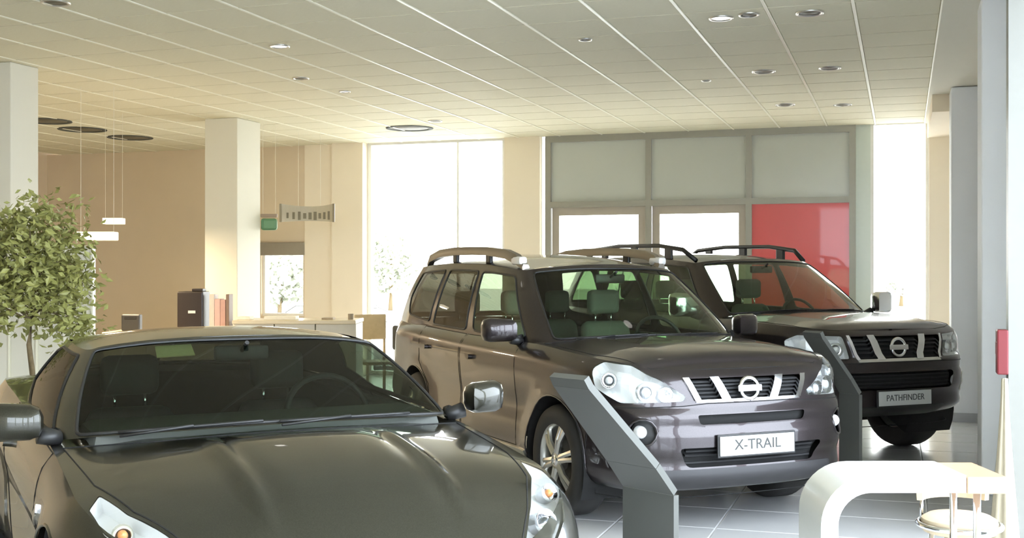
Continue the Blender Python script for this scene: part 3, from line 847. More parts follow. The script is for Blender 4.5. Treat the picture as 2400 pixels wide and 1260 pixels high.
for g in (1, -1):
    hl = pf_holes(F, U)[2 if g > 0 else 4][1]
    headlight(cPF, rPF, hl, g, [(g * F(.58, .9)[0], .92, .055, M_REFL), (g * F(.70, .9)[0], .92, .05, M_REFL)], .07)
    fog = pf_holes(F, U)[3 if g > 0 else 5][1]
    fr = cell(cPF, rPF, 'fog_lamp', fog, M_BLACK, -.03, .0, 6, 6); m = MB(); cPF.line(m, cPF.skin, fog, .008, .05, True); m.build('bezel', M_SILVER, fr, True)
    p = Vector(cPF.skin(g * F(.74, .63)[0], .63)); L = MB().lathe([(.001, .012), (.04, .006), (.05, -.04)], axis='X', n=20)
    L.v = [(x + p.x - .02, y + p.y - g * .012, z + p.z) for x, y, z in L.v]; L.build('lamp', M_REFL, fr, True)
    rr = empty('roof_rail', (0, 0, 0)); rr.parent = rPF; pts = []
    for i, x in enumerate((1.05, 1.35, 2, 3, 3.7, 4.0)):
        T = cPF.gk(x)[1]; pts.append((T.x, g * (abs(T.y) - .03), T.z + (.02, .105, .125, .125, .105, .03)[i]))
    MB().tube(pts, [.022, .022, .02, .02, .022, .022], 8).build('rail', M_BLACK, rr, True)
    for x in (1.75, 2.6, 3.4):
        T = cPF.gk(x)[1]; MB().box((T.x, g * (abs(T.y) - .03), T.z + .06), (.12, .03, .13), bev=.01).build('rail_foot', M_BLACK, rr)
    cell(cPF, rPF, 'side_step', [U(-.5, .41, g), U(-2.3, .41, g), U(-2.3, .46, g), U(-.5, .46, g)][::g], M_BLACK, .07, .08, 16, 2)

# --- low coupe in front
def z_lamp(g):
    p = round_poly([(.10, .765), (.30, .71), (.50, .60), (.74, .44), (.71, .57), (.56, .70), (.38, .79), (.20, .81)], .015, 2)
    return p if g > 0 else [(a, -b) for a, b in p][::-1]
def z_holes(F, U):
    return [('grille', round_poly([F(-.42, .45), F(-.5, .24), F(.5, .24), F(.42, .45)], .04))]
ZC = dict(name='sports_coupe', label='low dark olive sports coupe nearest the camera, seen over its hood', pose=(-.697, 4.235, .478), paint=PAINT_OLIVE,
    plan=[(.86, 0), (.85, .25), (.81, .45), (.72, .62), (.58, .75), (.4, .845), (.15, .90), (-.1, .905), (-.6, .905), (-1.3, .91), (-2.0, .915), (-2.5, .92), (-2.9, .89), (-3.2, .79), (-3.34, .55), (-3.39, 0)],
    hi=[(.86, .60), (.8, .615), (.7, .645), (.55, .695), (.4, .735), (.2, .775), (0, .80), (-.3, .835), (-.6, .865), (-1.2, .89), (-2, .93), (-2.6, .95), (-3.1, .93), (-3.39, .90)],
    lo=[(.86, .16), (0, .17), (-3.39, .2)],
    front=[(0, .12), (.15, .03), (.4, 0), (.7, .02), (.9, .06), (1, .12)], sidep=[(0, .08), (.1, .03), (.3, .02), (.5, .02), (.7, .0), (.82, .01), (.92, .03), (1, .07)], rear=[(0, .1), (.2, .02), (.6, 0), (.9, .04), (1, .1)],
    axles=(0, -2.55), R=.33, arch=.365, flare=.02, rim=.235, tw=.25, track=.765, spokes=5,
    holes=z_holes, handles=True,
    doors=[[(-.52, .30), (-1.62, .30), (-1.80, .55), (-1.78, 9), (-.52, 9)]],
    bumper=lambda F, U: [F(-.3, .585), U(.60, .56, -1), U(.42, .50, -1), U(.36, .1, -1), U(.36, .1), U(.42, .50), U(.60, .56), F(.3, .585)],
    crown=[(-3.39, 0), (-2.9, .05), (-2.2, .05), (-1.2, .05), (-.5, .055), (-.3, .07), (-.1, .085), (.3, .08), (.55, .055), (.72, .0)], crown_p=2.0,
    ridge=lambda u, v, t: (.024 * math.exp(-((v - .33) / .03) ** 2) + .024 * (1 - sstep(v, .20, .36))) * sstep(u, -.42, -.05) * (1 - sstep(u, .35, .7)),
    lid_holes=lambda c: [('lamp', z_lamp(1)), ('lamp', z_lamp(-1))],
    hood=lambda c: [(.90, -.34), (.76, -.41), (.52, -.575), (.30, -.69), (0, -.765), (-.55, -.80), (-.42, -.5), (-.31, 0), (-.42, .5), (-.55, .80), (0, .765), (.30, .69), (.52, .575), (.76, .41), (.90, .34)],
    gh=[(0, (-.34, 0, .935), (-1.10, 0, 1.235)), (.5, (-.39, 0.426, .925), (-1.105, 0.351, 1.23)), (.85, (-.52, 0.708, .905), (-1.13, 0.575, 1.205)), (1.0, (-.62, 0.788, .89), (-1.17, 0.623, 1.19)),
        (1.2, (-.78, 0.825, .885), (-1.26, 0.644, 1.19)), (2, (-1.6, 0.825, .91), (-1.65, 0.644, 1.205)), (3, (-2.15, 0.767, .95), (-2.0, 0.596, 1.19)), (4, (-2.5, 0.671, .965), (-2.2, 0.532, 1.17)), (5, (-2.9, 0.458, .975), (-2.4, 0.362, 1.14)), (6, (-3.0, 0, .98), (-2.45, 0, 1.14))],
    roof_crown=[(0, 0), (.5, .008), (1, .02), (2, .05), (3, .045), (4, .03), (5, .015), (6, 0)],
    windows=[('windscreen', round_poly([(-.92, .03), (.92, .03), (.92, .96), (-.92, .96)], .05), M_COUPEGL, False),
             ('side_window', round_poly([(1.14, .06), (2.0, .06), (2.55, .30), (2.35, .82), (2.0, .90), (1.16, .92)], .04), M_COUPEGL, True),
             ('rear_window', round_poly([(4.7, .08), (6.0, .08), (6.0, .94), (4.7, .94)], .05), M_DARKGL, True)],
    fine_lid=True, seats=(-1.62,), seat_m=mat('coupe_seat_leather', (.022, .023, .02), .6, noise=.1), seat_top=.875, mirror=(-.62, .965, .965, .20, .135), mroot=(.82, .90))
cZC, rZC, F, U = build_car(ZC)
cell(cZC, rZC, 'grille', [F(-.44, .46), F(-.52, .23), F(.52, .23), F(.44, .46)], M_GAP, -.04, 0, 14, 4)
for g in (1, -1):
    hl = z_lamp(g)
    headlight(cZC, rZC, hl, g, [(.54, g * .625, .045, M_LENS), (.36, g * .735, .032, M_AMBER)], .06, cZC.lid)
    # slim marker on the fender behind the wheel arch
    cell(cZC, rZC, 'fender_vent', round_poly([U(-.40, .66, g), U(-.50, .60, g), U(-.50, .63, g), U(-.40, .70, g)][::g], .01), M_CHROME, .008, .01, 4, 3)
# yellow card added behind the windscreen to stand in for a reflection
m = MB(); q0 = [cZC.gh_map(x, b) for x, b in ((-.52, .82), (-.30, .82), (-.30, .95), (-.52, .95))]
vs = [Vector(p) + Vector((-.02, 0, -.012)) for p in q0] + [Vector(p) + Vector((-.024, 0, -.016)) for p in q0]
m.add(vs, [(0, 1, 2, 3), (7, 6, 5, 4), (0, 4, 5, 1), (1, 5, 6, 2), (2, 6, 7, 3), (3, 7, 4, 0)]).build('windscreen_reflection', mat('yellow_reflection', (.75, .68, .32), .7, noise=.1, scale=40), rZC)

# ------------------------------------------------------------------ the room
CEIL, BACK, LEFT, RIGHT, FRONT = 3.41, 15.8, -13.2, 0.75, -5.0
def xb(px, y=BACK):
    k = (px - 1200) / F_PX
    return y * (k * CA - SA) / (k * SA + CA)
def zb(px, py, y=BACK):
    k = (px - 1200) / F_PX
    return zpx(py, y / (k * SA + CA))
def proj(p):
    X, Y = p[0] * CA + p[1] * SA, -p[0] * SA + p[1] * CA
    if Y < .3: return None
    return (1200 + F_PX * X / Y, HOR - F_PX * (p[2] - CAM_H) / Y, Y)
def struct(name, mb, m, parent=None):
    o = mb.build(name, m, parent)
    if parent is None: o['kind'] = 'structure'
    return o
def slab(x0, x1, y0, y1, z0, z1): return ((x0 + x1) / 2, (y0 + y1) / 2, (z0 + z1) / 2), (abs(x1 - x0), abs(y1 - y0), abs(z1 - z0))

def tiling(parent, name, xs, ys, z, gap, th, m, limit, below):
    """square tiles as parts: the ones that show largest are objects, the rest is one stuff part"""
    cells = []
    for i in range(len(xs) - 1):
        for j in range(len(ys) - 1):
            x0, x1, y0, y1 = xs[i], xs[i + 1], ys[j], ys[j + 1]
            q = [proj((x, y, z)) for x, y in ((x0, y0), (x1, y0), (x1, y1), (x0, y1))]; area = 0
            if all(q):
                cx = sum(p[0] for p in q) / 4; cy = sum(p[1] for p in q) / 4
                if -80 < cx < 2480 and (-40 < cy < 1300):
                    area = abs(sum(q[k][0] * q[(k + 1) % 4][1] - q[(k + 1) % 4][0] * q[k][1] for k in range(4))) / 2
            cells.append((area, x0, x1, y0, y1))
    cells.sort(key=lambda c: -c[0])
    rest = MB(); meshes = {}
    s = -1 if below else 1
    for k, (area, x0, x1, y0, y1) in enumerate(cells):
        dx, dy = x1 - x0 - gap, y1 - y0 - gap
        if k < limit and area > 60:
            key = (round(dx, 3), round(dy, 3))
            if key not in meshes:
                o = MB(); b = .006
                vs = []
                for zz, d in ((0, b), (-th * .3, 0), (-th, 0)):
                    for sx, sy in ((-1, -1), (1, -1), (1, 1), (-1, 1)): vs.append((sx * (dx / 2 - d), sy * (dy / 2 - d), s * zz * -1 * -1))
                fs = [(0, 1, 2, 3)] + [(r*4+i, r*4+(i+1) % 4, r*4+4+(i+1) % 4, r*4+4+i) for r in range(2) for i in range(4)]
                o.add(vs, fs); ob = o.build(name, m, parent); meshes[key] = ob.data
            else:
                ob = bpy.data.objects.new(name, meshes[key]); COL.objects.link(ob); ob.parent = parent
            ob.location = ((x0 + x1) / 2, (y0 + y1) / 2, z)
        else:
            rest.box(((x0 + x1) / 2, (y0 + y1) / 2, z - s * th / 2), (dx, dy, th))
    if rest.v:
        o = rest.build('distant_' + name, m, parent); o['kind'] = 'stuff'

# floor
fl = struct('floor', MB().box(*slab(LEFT - .3, RIGHT + .3, FRONT - .3, BACK + .3, -.2, -.004)), M_GROUT)
xs = [RIGHT - .6 * k for k in range(24)]; xs = sorted(xs); ys = [FRONT + .6 * k for k in range(35)] + [BACK]
tiling(fl, 'floor_tile', xs, ys, 0.0, .004, .012, M_FLOOR, 170, False)
# ceiling
ce = struct('ceiling', MB().box(*slab(LEFT - .3, RIGHT + .3, FRONT - .3, BACK + .3, CEIL + .03, CEIL + .25)), M_WALLP)
xc = sorted([.27 - .6 * k for k in range(23)]); yc = sorted([BACK - .6 * k for k in range(35)])
tiling(ce, 'ceiling_tile', xc, yc, CEIL, .022, .03, M_TILE, 290, True)
for x in xc: MB().box((x, (FRONT + BACK) / 2, CEIL + .004), (.024, BACK - FRONT, .02), bev=.003).build('ceiling_grid_bar', M_TBAR, ce)
for y in yc: MB().box(((xc[0] + xc[-1]) / 2, y, CEIL + .008), (xc[-1] - xc[0], .02, .02)).build('ceiling_cross_bar', M_TILE, ce)
MB().box(*slab(.27, RIGHT, FRONT, BACK, CEIL - .015, CEIL + .03)).build('ceiling_margin', M_COLUMN, ce)

# walls
wl = MB().box(*slab(LEFT - .25, LEFT, FRONT - .2, BACK + .25, 0, CEIL + .03)); struct('wall_left', wl, M_WALL)
wx0, wx1, wz0, wz1 = xb(612), xb(712), zb(660, 740), zb(660, 585)
wb = MB(); xe = xb(786)
wb.box(*slab(LEFT, wx0, BACK, BACK + .25, 0, CEIL)); wb.box(*slab(wx1, xe, BACK, BACK + .25, 0, CEIL))
wb.box(*slab(wx0, wx1, BACK, BACK + .25, 0, wz0)); wb.box(*slab(wx0, wx1, BACK, BACK + .25, wz1, CEIL))
struct('wall_back', wb, M_WALL)
pw = MB(); pw.box(*slab(xb(786), xb(858), BACK - .12, BACK + .25, 0, CEIL)); pw.box(*slab(xb(1184), xb(1267), BACK - .05, BACK + .25, 0, CEIL))
pw.box(*slab(xb(2177), RIGHT + .2, BACK - .05, BACK + .25, 0, CEIL)); pw.box(*slab(xb(716), xb(786), BACK - .03, BACK, 0, CEIL)); struct('wall_back_pier', pw, M_WALLP)
wr = MB(); wr.box(*slab(RIGHT, RIGHT + .2, 7.3, BACK, 0, CEIL)); struct('wall_right', wr, M_WHITE)
pl = MB(); pl.box(*slab(.47, RIGHT, 12.75, 13.25, 0, CEIL - .02), bev=.01); struct('trim_1', pl, M_WHITE)
pl = MB(); pl.box(*slab(.51, RIGHT, 8.6, 9.05, 0, CEIL - .02), bev=.01); struct('trim_2', pl, M_WHITE)
struct('trim_3', MB().box(*slab(.30, RIGHT, 13.25, BACK, CEIL - .20, CEIL - .015)), M_WALLP)
struct('baseboard_right', MB().box(*slab(.455, .47, 12.74, 13.26, 0, .09)).box(*slab(.455, RIGHT, 12.735, 12.75, 0, .09)), mat('grey_skirting', (.45, .46, .48), .5, noise=.05))

def window(name, x0, x1, z0, z1, y, mull=(), fw=.05, frame=M_ALU, pane=M_PANE):
    f = MB()
    f.box(*slab(x0, x0 + fw, y + .05, y + .12, z0, z1)); f.box(*slab(x1 - fw, x1, y + .05, y + .12, z0, z1))
    f.box(*slab(x0 + fw, x1 - fw, y + .05, y + .12, z1 - fw, z1)); f.box(*slab(x0 + fw, x1 - fw, y + .05, y + .12, z0, z0 + fw))
    w = struct(name, f, frame)
    e = [x0 + fw] + list(mull) + [x1 - fw]
    for m in mull: MB().box(*slab(m - .015, m + .015, y + .05, y + .12, z0 + fw, z1 - fw)).build('mullion', frame, w)
    for a, b in zip(e, e[1:]): MB().box(*slab(a + .001, b - .001, y + .08, y + .086, z0 + fw, z1 - fw)).build('pane', pane, w)
    return w
VX0 = xb(1285)
M_WFR = mat('white_window_frame', (.80, .80, .77), .4, noise=.02)
window('window_1', xb(858), xb(1184), 0, CEIL + .03, BACK, [xb(1070)], .06, M_WFR)
window('window_2', xb(2040), xb(2177), 0, CEIL + .03, BACK, [], .04, M_WFR)
window('window_7', xb(1763), xb(1990), 0, .38, BACK, [], .03, M_WFR)
window('window_6', xb(1267), VX0 - .04, 0, CEIL + .03, BACK, [], .008, M_WFR)
w3 = window('window_3', wx0, wx1, wz0, wz1, BACK, [], .04, M_WFR)
tag(MB().box(*slab(wx0 - .03, wx1 + .03, BACK - .05, BACK - .005, zb(660, 598), zb(660, 568)), bev=.01).build('roller_blind', mat('taupe_blind', (.30, .26, .20), .7, noise=.06)), 'brown rolled-up blind over the small back window', 'blind')
# glazed entrance screen
VX = [xb(1285), xb(1520), xb(1755), xb(1998)]; ZH = zb(1520, 474)
en = MB()
for x in VX: en.box(*slab(x - .04, x + .04, BACK - .02, BACK + .1, 0, CEIL + .03))
for a, b in zip(VX, VX[1:]):
    en.box(*slab(a + .04, b - .04, BACK - .02, BACK + .1, CEIL - .09, CEIL + .03)); en.box(*slab(a + .04, b - .04, BACK - .02, BACK + .1, ZH - .05, ZH + .03))
ent = struct('door_1', en, M_ALU)
for i, (a, b) in enumerate(zip(VX, VX[1:])):
    MB().box(*slab(a + .041, b - .041, BACK + .02, BACK + .04, ZH + .031, CEIL - .091)).build('frosted_panel', M_SPANDREL, ent)
MB().box(*slab(VX[2] + .041, VX[3] - .041, BACK + .0, BACK + .03, .40, ZH - .051)).build('red_panel', M_RED, ent)['label'] = 'red glossy panel'
M_DOORF = mat('bronze_door_frame', (.44, .39, .32), .45, .2, noise=.03)
def leaf(p0, p1):
    d = MB(); x0, x1 = xb(p0), xb(p1); t = ZH - .03; y0, y1 = BACK + .03, BACK + .08
    d.box(*slab(x0, x0 + .10, y0, y1, .01, t)); d.box(*slab(x1 - .10, x1, y0, y1, .01, t)); d.box(*slab(x0 + .10, x1 - .10, y0, y1, t - .13, t)); d.box(*slab(x0 + .10, x1 - .10, y0, y1, .01, .25))
    o = d.build('door_leaf', M_DOORF, ent)
    MB().box(*slab(x0 + .10, x1 - .10, y0 + .02, y0 + .03, .25, t - .13)).build('door_pane', M_PANE, o)
    MB().tube([(x1 - .14, y0 - .05, .8), (x1 - .14, y0 - .05, 1.4)], .014, 8).build('door_handle', M_SILVER, o, True)
leaf(1293, 1512); leaf(1528, 1748)
# narrow greenish side light next to the red panel
sl = struct('door_2', MB().box(*slab(xb(2003), xb(2040), BACK + .05, BACK + .09, 0, CEIL + .03)), mat('frosted_side_light', (.62, .68, .62), .3, noise=.03))

# facade of glass beside and behind the photographer
M_POST = mat('grey_window_post', (.26, .26, .235), .4, .3, noise=.03)
n = 0
for y in (-4.9, -2.9, -.9, 1.1, 3.1, 5.1, 7.2):
    x0 = .565 if y > 5 else .60
    o = MB().box(*slab(x0, RIGHT, y - .05, y + .1, 0, CEIL - .02)); struct('trim_%d' % (4 + n), o, M_POST); n += 1
fw = MB()
for y0, y1 in ((-4.8, -2.95), (-2.8, -.95), (-.8, 1.05), (1.2, 3.05), (3.2, 5.05), (5.2, 7.15)): fw.box(*slab(.66, .668, y0, y1, .0, CEIL - .03))
fwo = struct('window_4', MB().box(*slab(.62, .70, -4.95, 7.3, CEIL - .06, CEIL - .02)), M_POST); fw.build('pane', M_SOLAR, fwo)
XF = -2.4
struct('wall_front', MB().box(*slab(LEFT, XF, FRONT, FRONT + .2, 0, CEIL)), M_WALLP)
ff = MB(); nb = 2; dx = (RIGHT - XF) / nb
for i in range(nb + 1): ff.box(*slab(XF + dx * i - .05, XF + dx * i + .05, FRONT, FRONT + .12, 0, CEIL + .03))
ffo = struct('window_5', ff, M_POST)
for i in range(nb): MB().box(*slab(XF + dx * i + .05, XF + dx * (i + 1) - .05, FRONT + .05, FRONT + .058, 0, CEIL + .03)).build('pane', M_SOLAR, ffo)

# free-standing columns
def column(name, px, Y, s, sd):
    p = at(px, Y); o = MB().box((p.x - s / 2, p.y + sd / 2, CEIL / 2), (s, sd, CEIL - .002), bev=.008); struct(name, o, M_COLUMN)
column('trim_20', 25, 10.6, .42, .36)
column('trim_21', 556, 14.45, .46, .55)
# ------------------------------------------------------------------ ceiling fittings
def downlight(px, py, d, lit, label, grp):
    Y = (CEIL - CAM_H) * F_PX / (HOR - py); p = at(px, Y, CEIL)
    e = empty('downlight', p, 0, label, 'ceiling light', grp); r = d / 2
    MB().lathe([(r * .80, .012), (r * .82, -.008), (r, -.010), (r * 1.02, 0.0)], n=28).build('ring', M_SILVER if d < .4 else M_TRIM, e, True)
    MB().lathe([(r * .80, .011), (r * .78, -.002), (.001, -.003)], n=28).build('lamp_face', mat('lit_lamp_face', (.9, .9, .85), .4, emit=(1, .95, .85), es=.9) if lit else mat('unlit_lamp_face', (.11, .095, .06), .5, noise=.1), e, True)
for px, py, d, lit in ((655, 108, .17, 1), (705, 183, .16, 0), (808, 214, .12, 1), (1372, 92, .11, 0), (1690, 42, .18, 1), (1755, 34, .15, 0), (1898, 30, .2, 0), (1790, 167, .22, 0), (1945, 159, .2, 0), (1655, 188, .1, 0), (1840, 245, .22, 0), (1975, 245, .2, 0), (1020, 283, .18, 0)):
    lb = {655: 'lit round downlight left of the ceiling centre', 808: 'smaller lit round downlight nearer the tall back window', 1690: 'lit round downlight at the top of the picture above the two SUVs',
          705: 'unlit downlight just behind the lit one left of the ceiling centre', 1372: 'tiny unlit downlight near the middle of the ceiling', 1755: 'unlit downlight right beside the lit one at the top', 1898: 'topmost unlit downlight towards the window wall',
          1790: 'wider unlit downlight above the entrance screen', 1945: 'unlit downlight above the red panel, second of the window-side row', 1655: 'tiny unlit downlight above the entrance doors', 1840: 'wide unlit downlight closest to the entrance screen', 1975: 'last downlight of the window-side row before the back wall', 1020: 'unlit downlight in front of the tall back window'}[px]
    downlight(px, py, d, lit, lb, 'small ceiling downlights')
for px, py, lb in ((108, 283, 'large dark round ceiling lamp beside the white column, first of its row'), (193, 303, 'large dark round ceiling lamp over the reception, second of its row'), (305, 322, 'large dark round ceiling lamp over the reception, third of its row'), (960, 300, 'large dark round ceiling lamp in front of the tall back window'), (130, 6, 'dark round ceiling lamp at the top of the picture above the white column')):
    downlight(px, py, .62 if py > 100 else .2, 0, lb, 'large ceiling lamps')

# ------------------------------------------------------------------ display stands
M_STAND = mat('slate_stand_metal', (.105, .108, .098), .5, .1, noise=.04, scale=8)
def info_stand(X, Y, phi, W0, W1, label, bend, top, lean, lip=.07):
    e = empty('display_stand', room(X, Y), -phi + ALPHA, label, 'display stand', 'slate display stands beside the cars')
    # local x runs along the width, local -y is the way the upper half leans
    out = [(0, .012, W0), (0, bend, W0), (-lean * .22, bend + (top - bend) * .24, W0 * .97), (-lean * .95, top - lip * .55, W1 * 1.03), (-lean, top, W1)]
    t = .03
    for nme, k in (('post_panel', 0), ('knee_panel', 1), ('reading_panel', 2), ('top_lip', 3)):
        (y0, z0, a), (y1, z1, b) = out[k], out[k + 1]; L = math.hypot(y1 - y0, z1 - z0); ny, nz = (z1 - z0) / L * t, -(y1 - y0) / L * t
        g = .0015 / L; y1 -= (y1 - y0) * g; z1 -= (z1 - z0) * g
        vs = []
        for s_, w0, w1 in ((-1, a, b), (1, a, b)):
            vs += [(s_ * w0 / 2, y0, z0), (s_ * w1 / 2, y1, z1), (s_ * w1 / 2, y1 + ny, z1 + nz), (s_ * w0 / 2, y0 + ny, z0 + nz)]
        MB().add(vs, [(0, 1, 2, 3), (4, 5, 6, 7), (0, 1, 5, 4), (1, 2, 6, 5), (2, 3, 7, 6), (3, 0, 4, 7)]).build(nme, M_STAND, e)
    MB().box((0, .02, .006), (W0 + .06, .30, .012), bev=.004).build('foot_plate', M_STAND, e)
info_stand((1518 - 1200) / F_PX * 4.95, 4.95, .86, .29, .20, 'slate grey bent display stand in front of the middle SUV', .60, 1.10, .47)
info_stand(2.375, 8.30, 1.05, .19, .17, 'slate grey bent display stand between the two SUVs', .66, 1.10, .36)

# ------------------------------------------------------------------ white table by the window
tb = empty('side_table', room(1.16, 4.42), ALPHA, 'white rounded table with a wooden end beside the window post', 'table')
R0, th, zt, xr, dp = .19, .065, .755, .545, .34
outer = [(0, 0), (0, zt - R0)] + [(R0 - R0 * math.cos(t), zt - R0 + R0 * math.sin(t)) for t in [PI / 2 * i / 10 for i in range(1, 11)]] + [(xr, zt)]
ri = R0 - th
inner = [(th, 0), (th, zt - R0)] + [(R0 - ri * math.cos(t), zt - R0 + ri * math.sin(t)) for t in [PI / 2 * i / 10 for i in range(1, 11)]] + [(xr, zt - th)]
m = MB(); k = len(outer); vs = []
for y in (0, dp):
    vs += [(a, y, b) for a, b in outer] + [(a, y, b) for a, b in inner]
fs = []
for i in range(k - 1):
    fs += [(i, i + 1, k + i + 1, k + i), (2*k+i, 2*k+i+1, 3*k+i+1, 3*k+i), (i, i + 1, 2*k+i+1, 2*k+i), (k+i, k+i+1, 3*k+i+1, 3*k+i)]
fs += [(0, k, 3*k, 2*k), (k - 1, 2*k - 1, 4*k - 1, 3*k - 1)]
m.add(vs, fs).build('white_top', mat('white_lacquer', (.80, .82, .80), .2, coat=.4, noise=.02), tb, True, .7)
MB().box((xr + .078, dp / 2 - .005, zt - th / 2 - .004), (.152, dp + .004, th - .002), bev=.004).build('wooden_end', mat('light_beech', (.56, .34, .19), .4, coat=.2, noise=.15, scale=12), tb)
MB().tube([(xr + .06, .05, zt - th), (xr + .06, .05, 0)], .014, 10).tube([(xr + .06, dp - .05, zt - th), (xr + .06, dp - .05, 0)], .014, 10).build('leg', M_CHROME, tb, True)

st = empty('stool', room(1.93, 5.08), ALPHA, 'round beige stool with chrome ring under the white table', 'stool')
M_BEIGE = mat('beige_upholstery', (.62, .50, .34), .8, noise=.1, scale=30)
MB().lathe([(.001, .47), (.13, .47), (.155, .455), (.16, .42), (.15, .40), (.001, .40)], n=32).build('cushion', M_BEIGE, st, True, .8)
MB().tube([(.17 * math.cos(2*PI*i/32), .17 * math.sin(2*PI*i/32), .43) for i in range(32)], .012, 8, True).build('seat_ring', M_CHROME, st, True)
bk = MB(); bk_v = []
for i in range(13):
    a = .45 + (PI - .9) * i / 12
    for r, z in ((.15, .52), (.175, .52), (.18, .60), (.155, .60)): bk_v.append((r * math.cos(a), r * math.sin(a), z))
bk_f = [(i*4+j, i*4+(j+1) % 4, i*4+4+(j+1) % 4, i*4+4+j) for i in range(12) for j in range(4)] + [(0, 1, 2, 3), (48, 49, 50, 51)]
bk.add(bk_v, bk_f).build('backrest', M_BEIGE, st)
for a in (.7, PI - .7): MB().tube([(.165 * math.cos(a), .165 * math.sin(a), .43), (.165 * math.cos(a), .165 * math.sin(a), .53)], .008, 8).build('back_post', M_CHROME, st, True)
for i in range(4):
    a = PI / 4 + PI / 2 * i; MB().tube([(.12 * math.cos(a), .12 * math.sin(a), .40), (.17 * math.cos(a), .17 * math.sin(a), 0)], .011, 8).build('leg', M_CHROME, st, True)

# red box on the window post, curtain beside it
p = Vector((.565, 7.13, 0)); zr0, zr1 = zpx(866, 6.95), zpx(766, 6.95)
rb = empty('call_box', (.535, 7.20, (zr0 + zr1) / 2), 0, 'dark red box fixed to the grey window post', 'wall box')
MB().box((0, 0, 0), (.06, .12, zr1 - zr0), bev=.008).build('case', mat('dark_red_plastic', (.17, .014, .018), .4, noise=.05), rb)
MB().box((-.031, 0, .02), (.004, .07, .07), bev=.001).build('front_plate', mat('pale_red_plate', (.24, .05, .05), .4, noise=.05), rb)
cu = MB(); vs = []; fs = []; nz, na = 12, 28; cp = Vector((.50, 6.55, 0))
for i in range(nz + 1):
    z = .05 + .92 * (1 - i / nz); f = .02 + .085 * (i / nz) ** 1.3
    for j in range(na):
        a = 2 * PI * j / na; r = f * (1 + .16 * math.sin(7 * a)); vs.append((cp.x + r * .7 * math.cos(a), cp.y + r * math.sin(a), z))
for i in range(nz):
    for j in range(na): fs.append((i*na+j, i*na+(j+1) % na, (i+1)*na+(j+1) % na, (i+1)*na+j))
fs += [tuple(range(na)), tuple(nz*na+j for j in range(na))]
cuo = cu.add(vs, fs).build('bundled_umbrella', mat('khaki_cloth', (.50, .44, .32), .85, noise=.1), None, True)
tag(cuo, 'beige cloth bundle standing beside the grey window post', 'cloth bundle')

# ------------------------------------------------------------------ reception at the back left
M_CTOP = mat('counter_top_maple', (.72, .62, .44), .3, coat=.3, noise=.08, scale=6)
Yc = 12.5; zc = zpx(750, Yc); zd = zpx(778, Yc)
def desk(name, p0, p1, z, label, n):
    c0, c1 = at(p0, Yc), at(p1, Yc); L = (c1 - c0).length
    e = empty(name, (c0 + c1) / 2, ALPHA, label, 'counter')
    MB().box((0, .30, z - .02), (L, .66, .04), bev=.008).build('counter_top', M_CTOP, e)
    for i in range(n): MB().box((-L / 2 + L / n * (i + .5), .30, (z - .04) / 2), (L / n - .01, .56, z - .045), bev=.004).build('front_panel', mat('counter_panel', (.66, .62, .53), .5, noise=.04), e)
desk('reception_counter', 545, 835, zc, 'raised pale counter top under the small back window', 3)
desk('reception_desk', 240, 543, zd, 'lower reception desk mostly hidden behind the olive coupe', 3)
def on_counter(px, z=None):
    p = at(px, Yc + .25); p.z = zc if z is None else z; return p
s_ = Yc / F_PX; d_ = zc - zd
bx = empty('coffee_machine', on_counter(447, zd), ALPHA, 'dark brown box-shaped machine standing on the reception desk', 'machine')
MB().box((0, .12, (.30 + d_) / 2), (62 * s_, .30, .30 + d_), bev=.015).build('case', mat('dark_brown_plastic', (.016, .009, .007), .4, noise=.1), bx)
MB().box((.02, -.032, .08 + d_), (.08, .006, .03), bev=.002).build('name_plate', M_PLATE, bx)
MB().box((.06, .12, .315 + d_), (.12, .16, .03), bev=.008).build('lid', mat('dark_brown_plastic', (.016, .009, .007), .4), bx)
b2 = empty('brochure_rack', on_counter(512, zd), ALPHA, 'rack of pink and grey brochures right of the brown machine', 'rack')
for i, (cx, w_, h_, colr) in enumerate(((-.075, .055, .27, (.58, .50, .44)), (-.015, .06, .22, (.58, .38, .34)), (.045, .055, .21, (.50, .30, .25)), (.095, .035, .27, (.22, .15, .11)))):
    MB().box((cx, .1, (h_ + d_) / 2 + .011), (w_, .18, h_ + d_ - .022), bev=.004).build('brochure_stack', mat('brochure_paper_%d' % i, colr, .6, noise=.08), b2)
MB().box((0, .1, .011), (.24, .22, .02), bev=.003).build('tray', M_BLACK, b2)
ph = empty('desk_terminal', on_counter(305, zd), ALPHA, 'small black terminal standing on the reception desk', 'terminal')
MB().box((0, .06, .025 + d_ / 2), (.20, .10, .05 + d_), bev=.012).build('case', M_BLACK, ph)
MB().box((0, .008, d_ + .015), (.13, .006, .03), bev=.002).build('display', M_GAP, ph)
for i, (px, wd, hh, colr, nm, lb) in enumerate(((575, .14, .03, (.85, .80, .68), 'paper_stack', 'small white paper stack on the counter beside the brochure rack'), (660, .34, .035, (.86, .82, .70), 'paper_stack', 'wide white paper pile on the counter under the small window'), (770, .12, .02, (.45, .36, .24), 'folder', 'brown folder lying on the counter near its end'), (822, .03, .06, (.36, .30, .22), 'pen_pot', 'small brown pen pot at the counter end'))):
    p = on_counter(px); o = MB().box((0, 0, hh / 2), (wd, .2 if wd > .1 else .05, hh), bev=.003)
    if hh == .06: o = MB().lathe([(.001, 0), (.028, 0), (.03, .06), (.026, .06), (.025, .005), (.001, .005)], n=20)
    o = o.build(nm, mat('counter_item_%d' % i, colr, .7, noise=.05), None); o.location = p; o.rotation_euler = (0, 0, ALPHA); tag(o, lb, nm.replace('_', ' '))
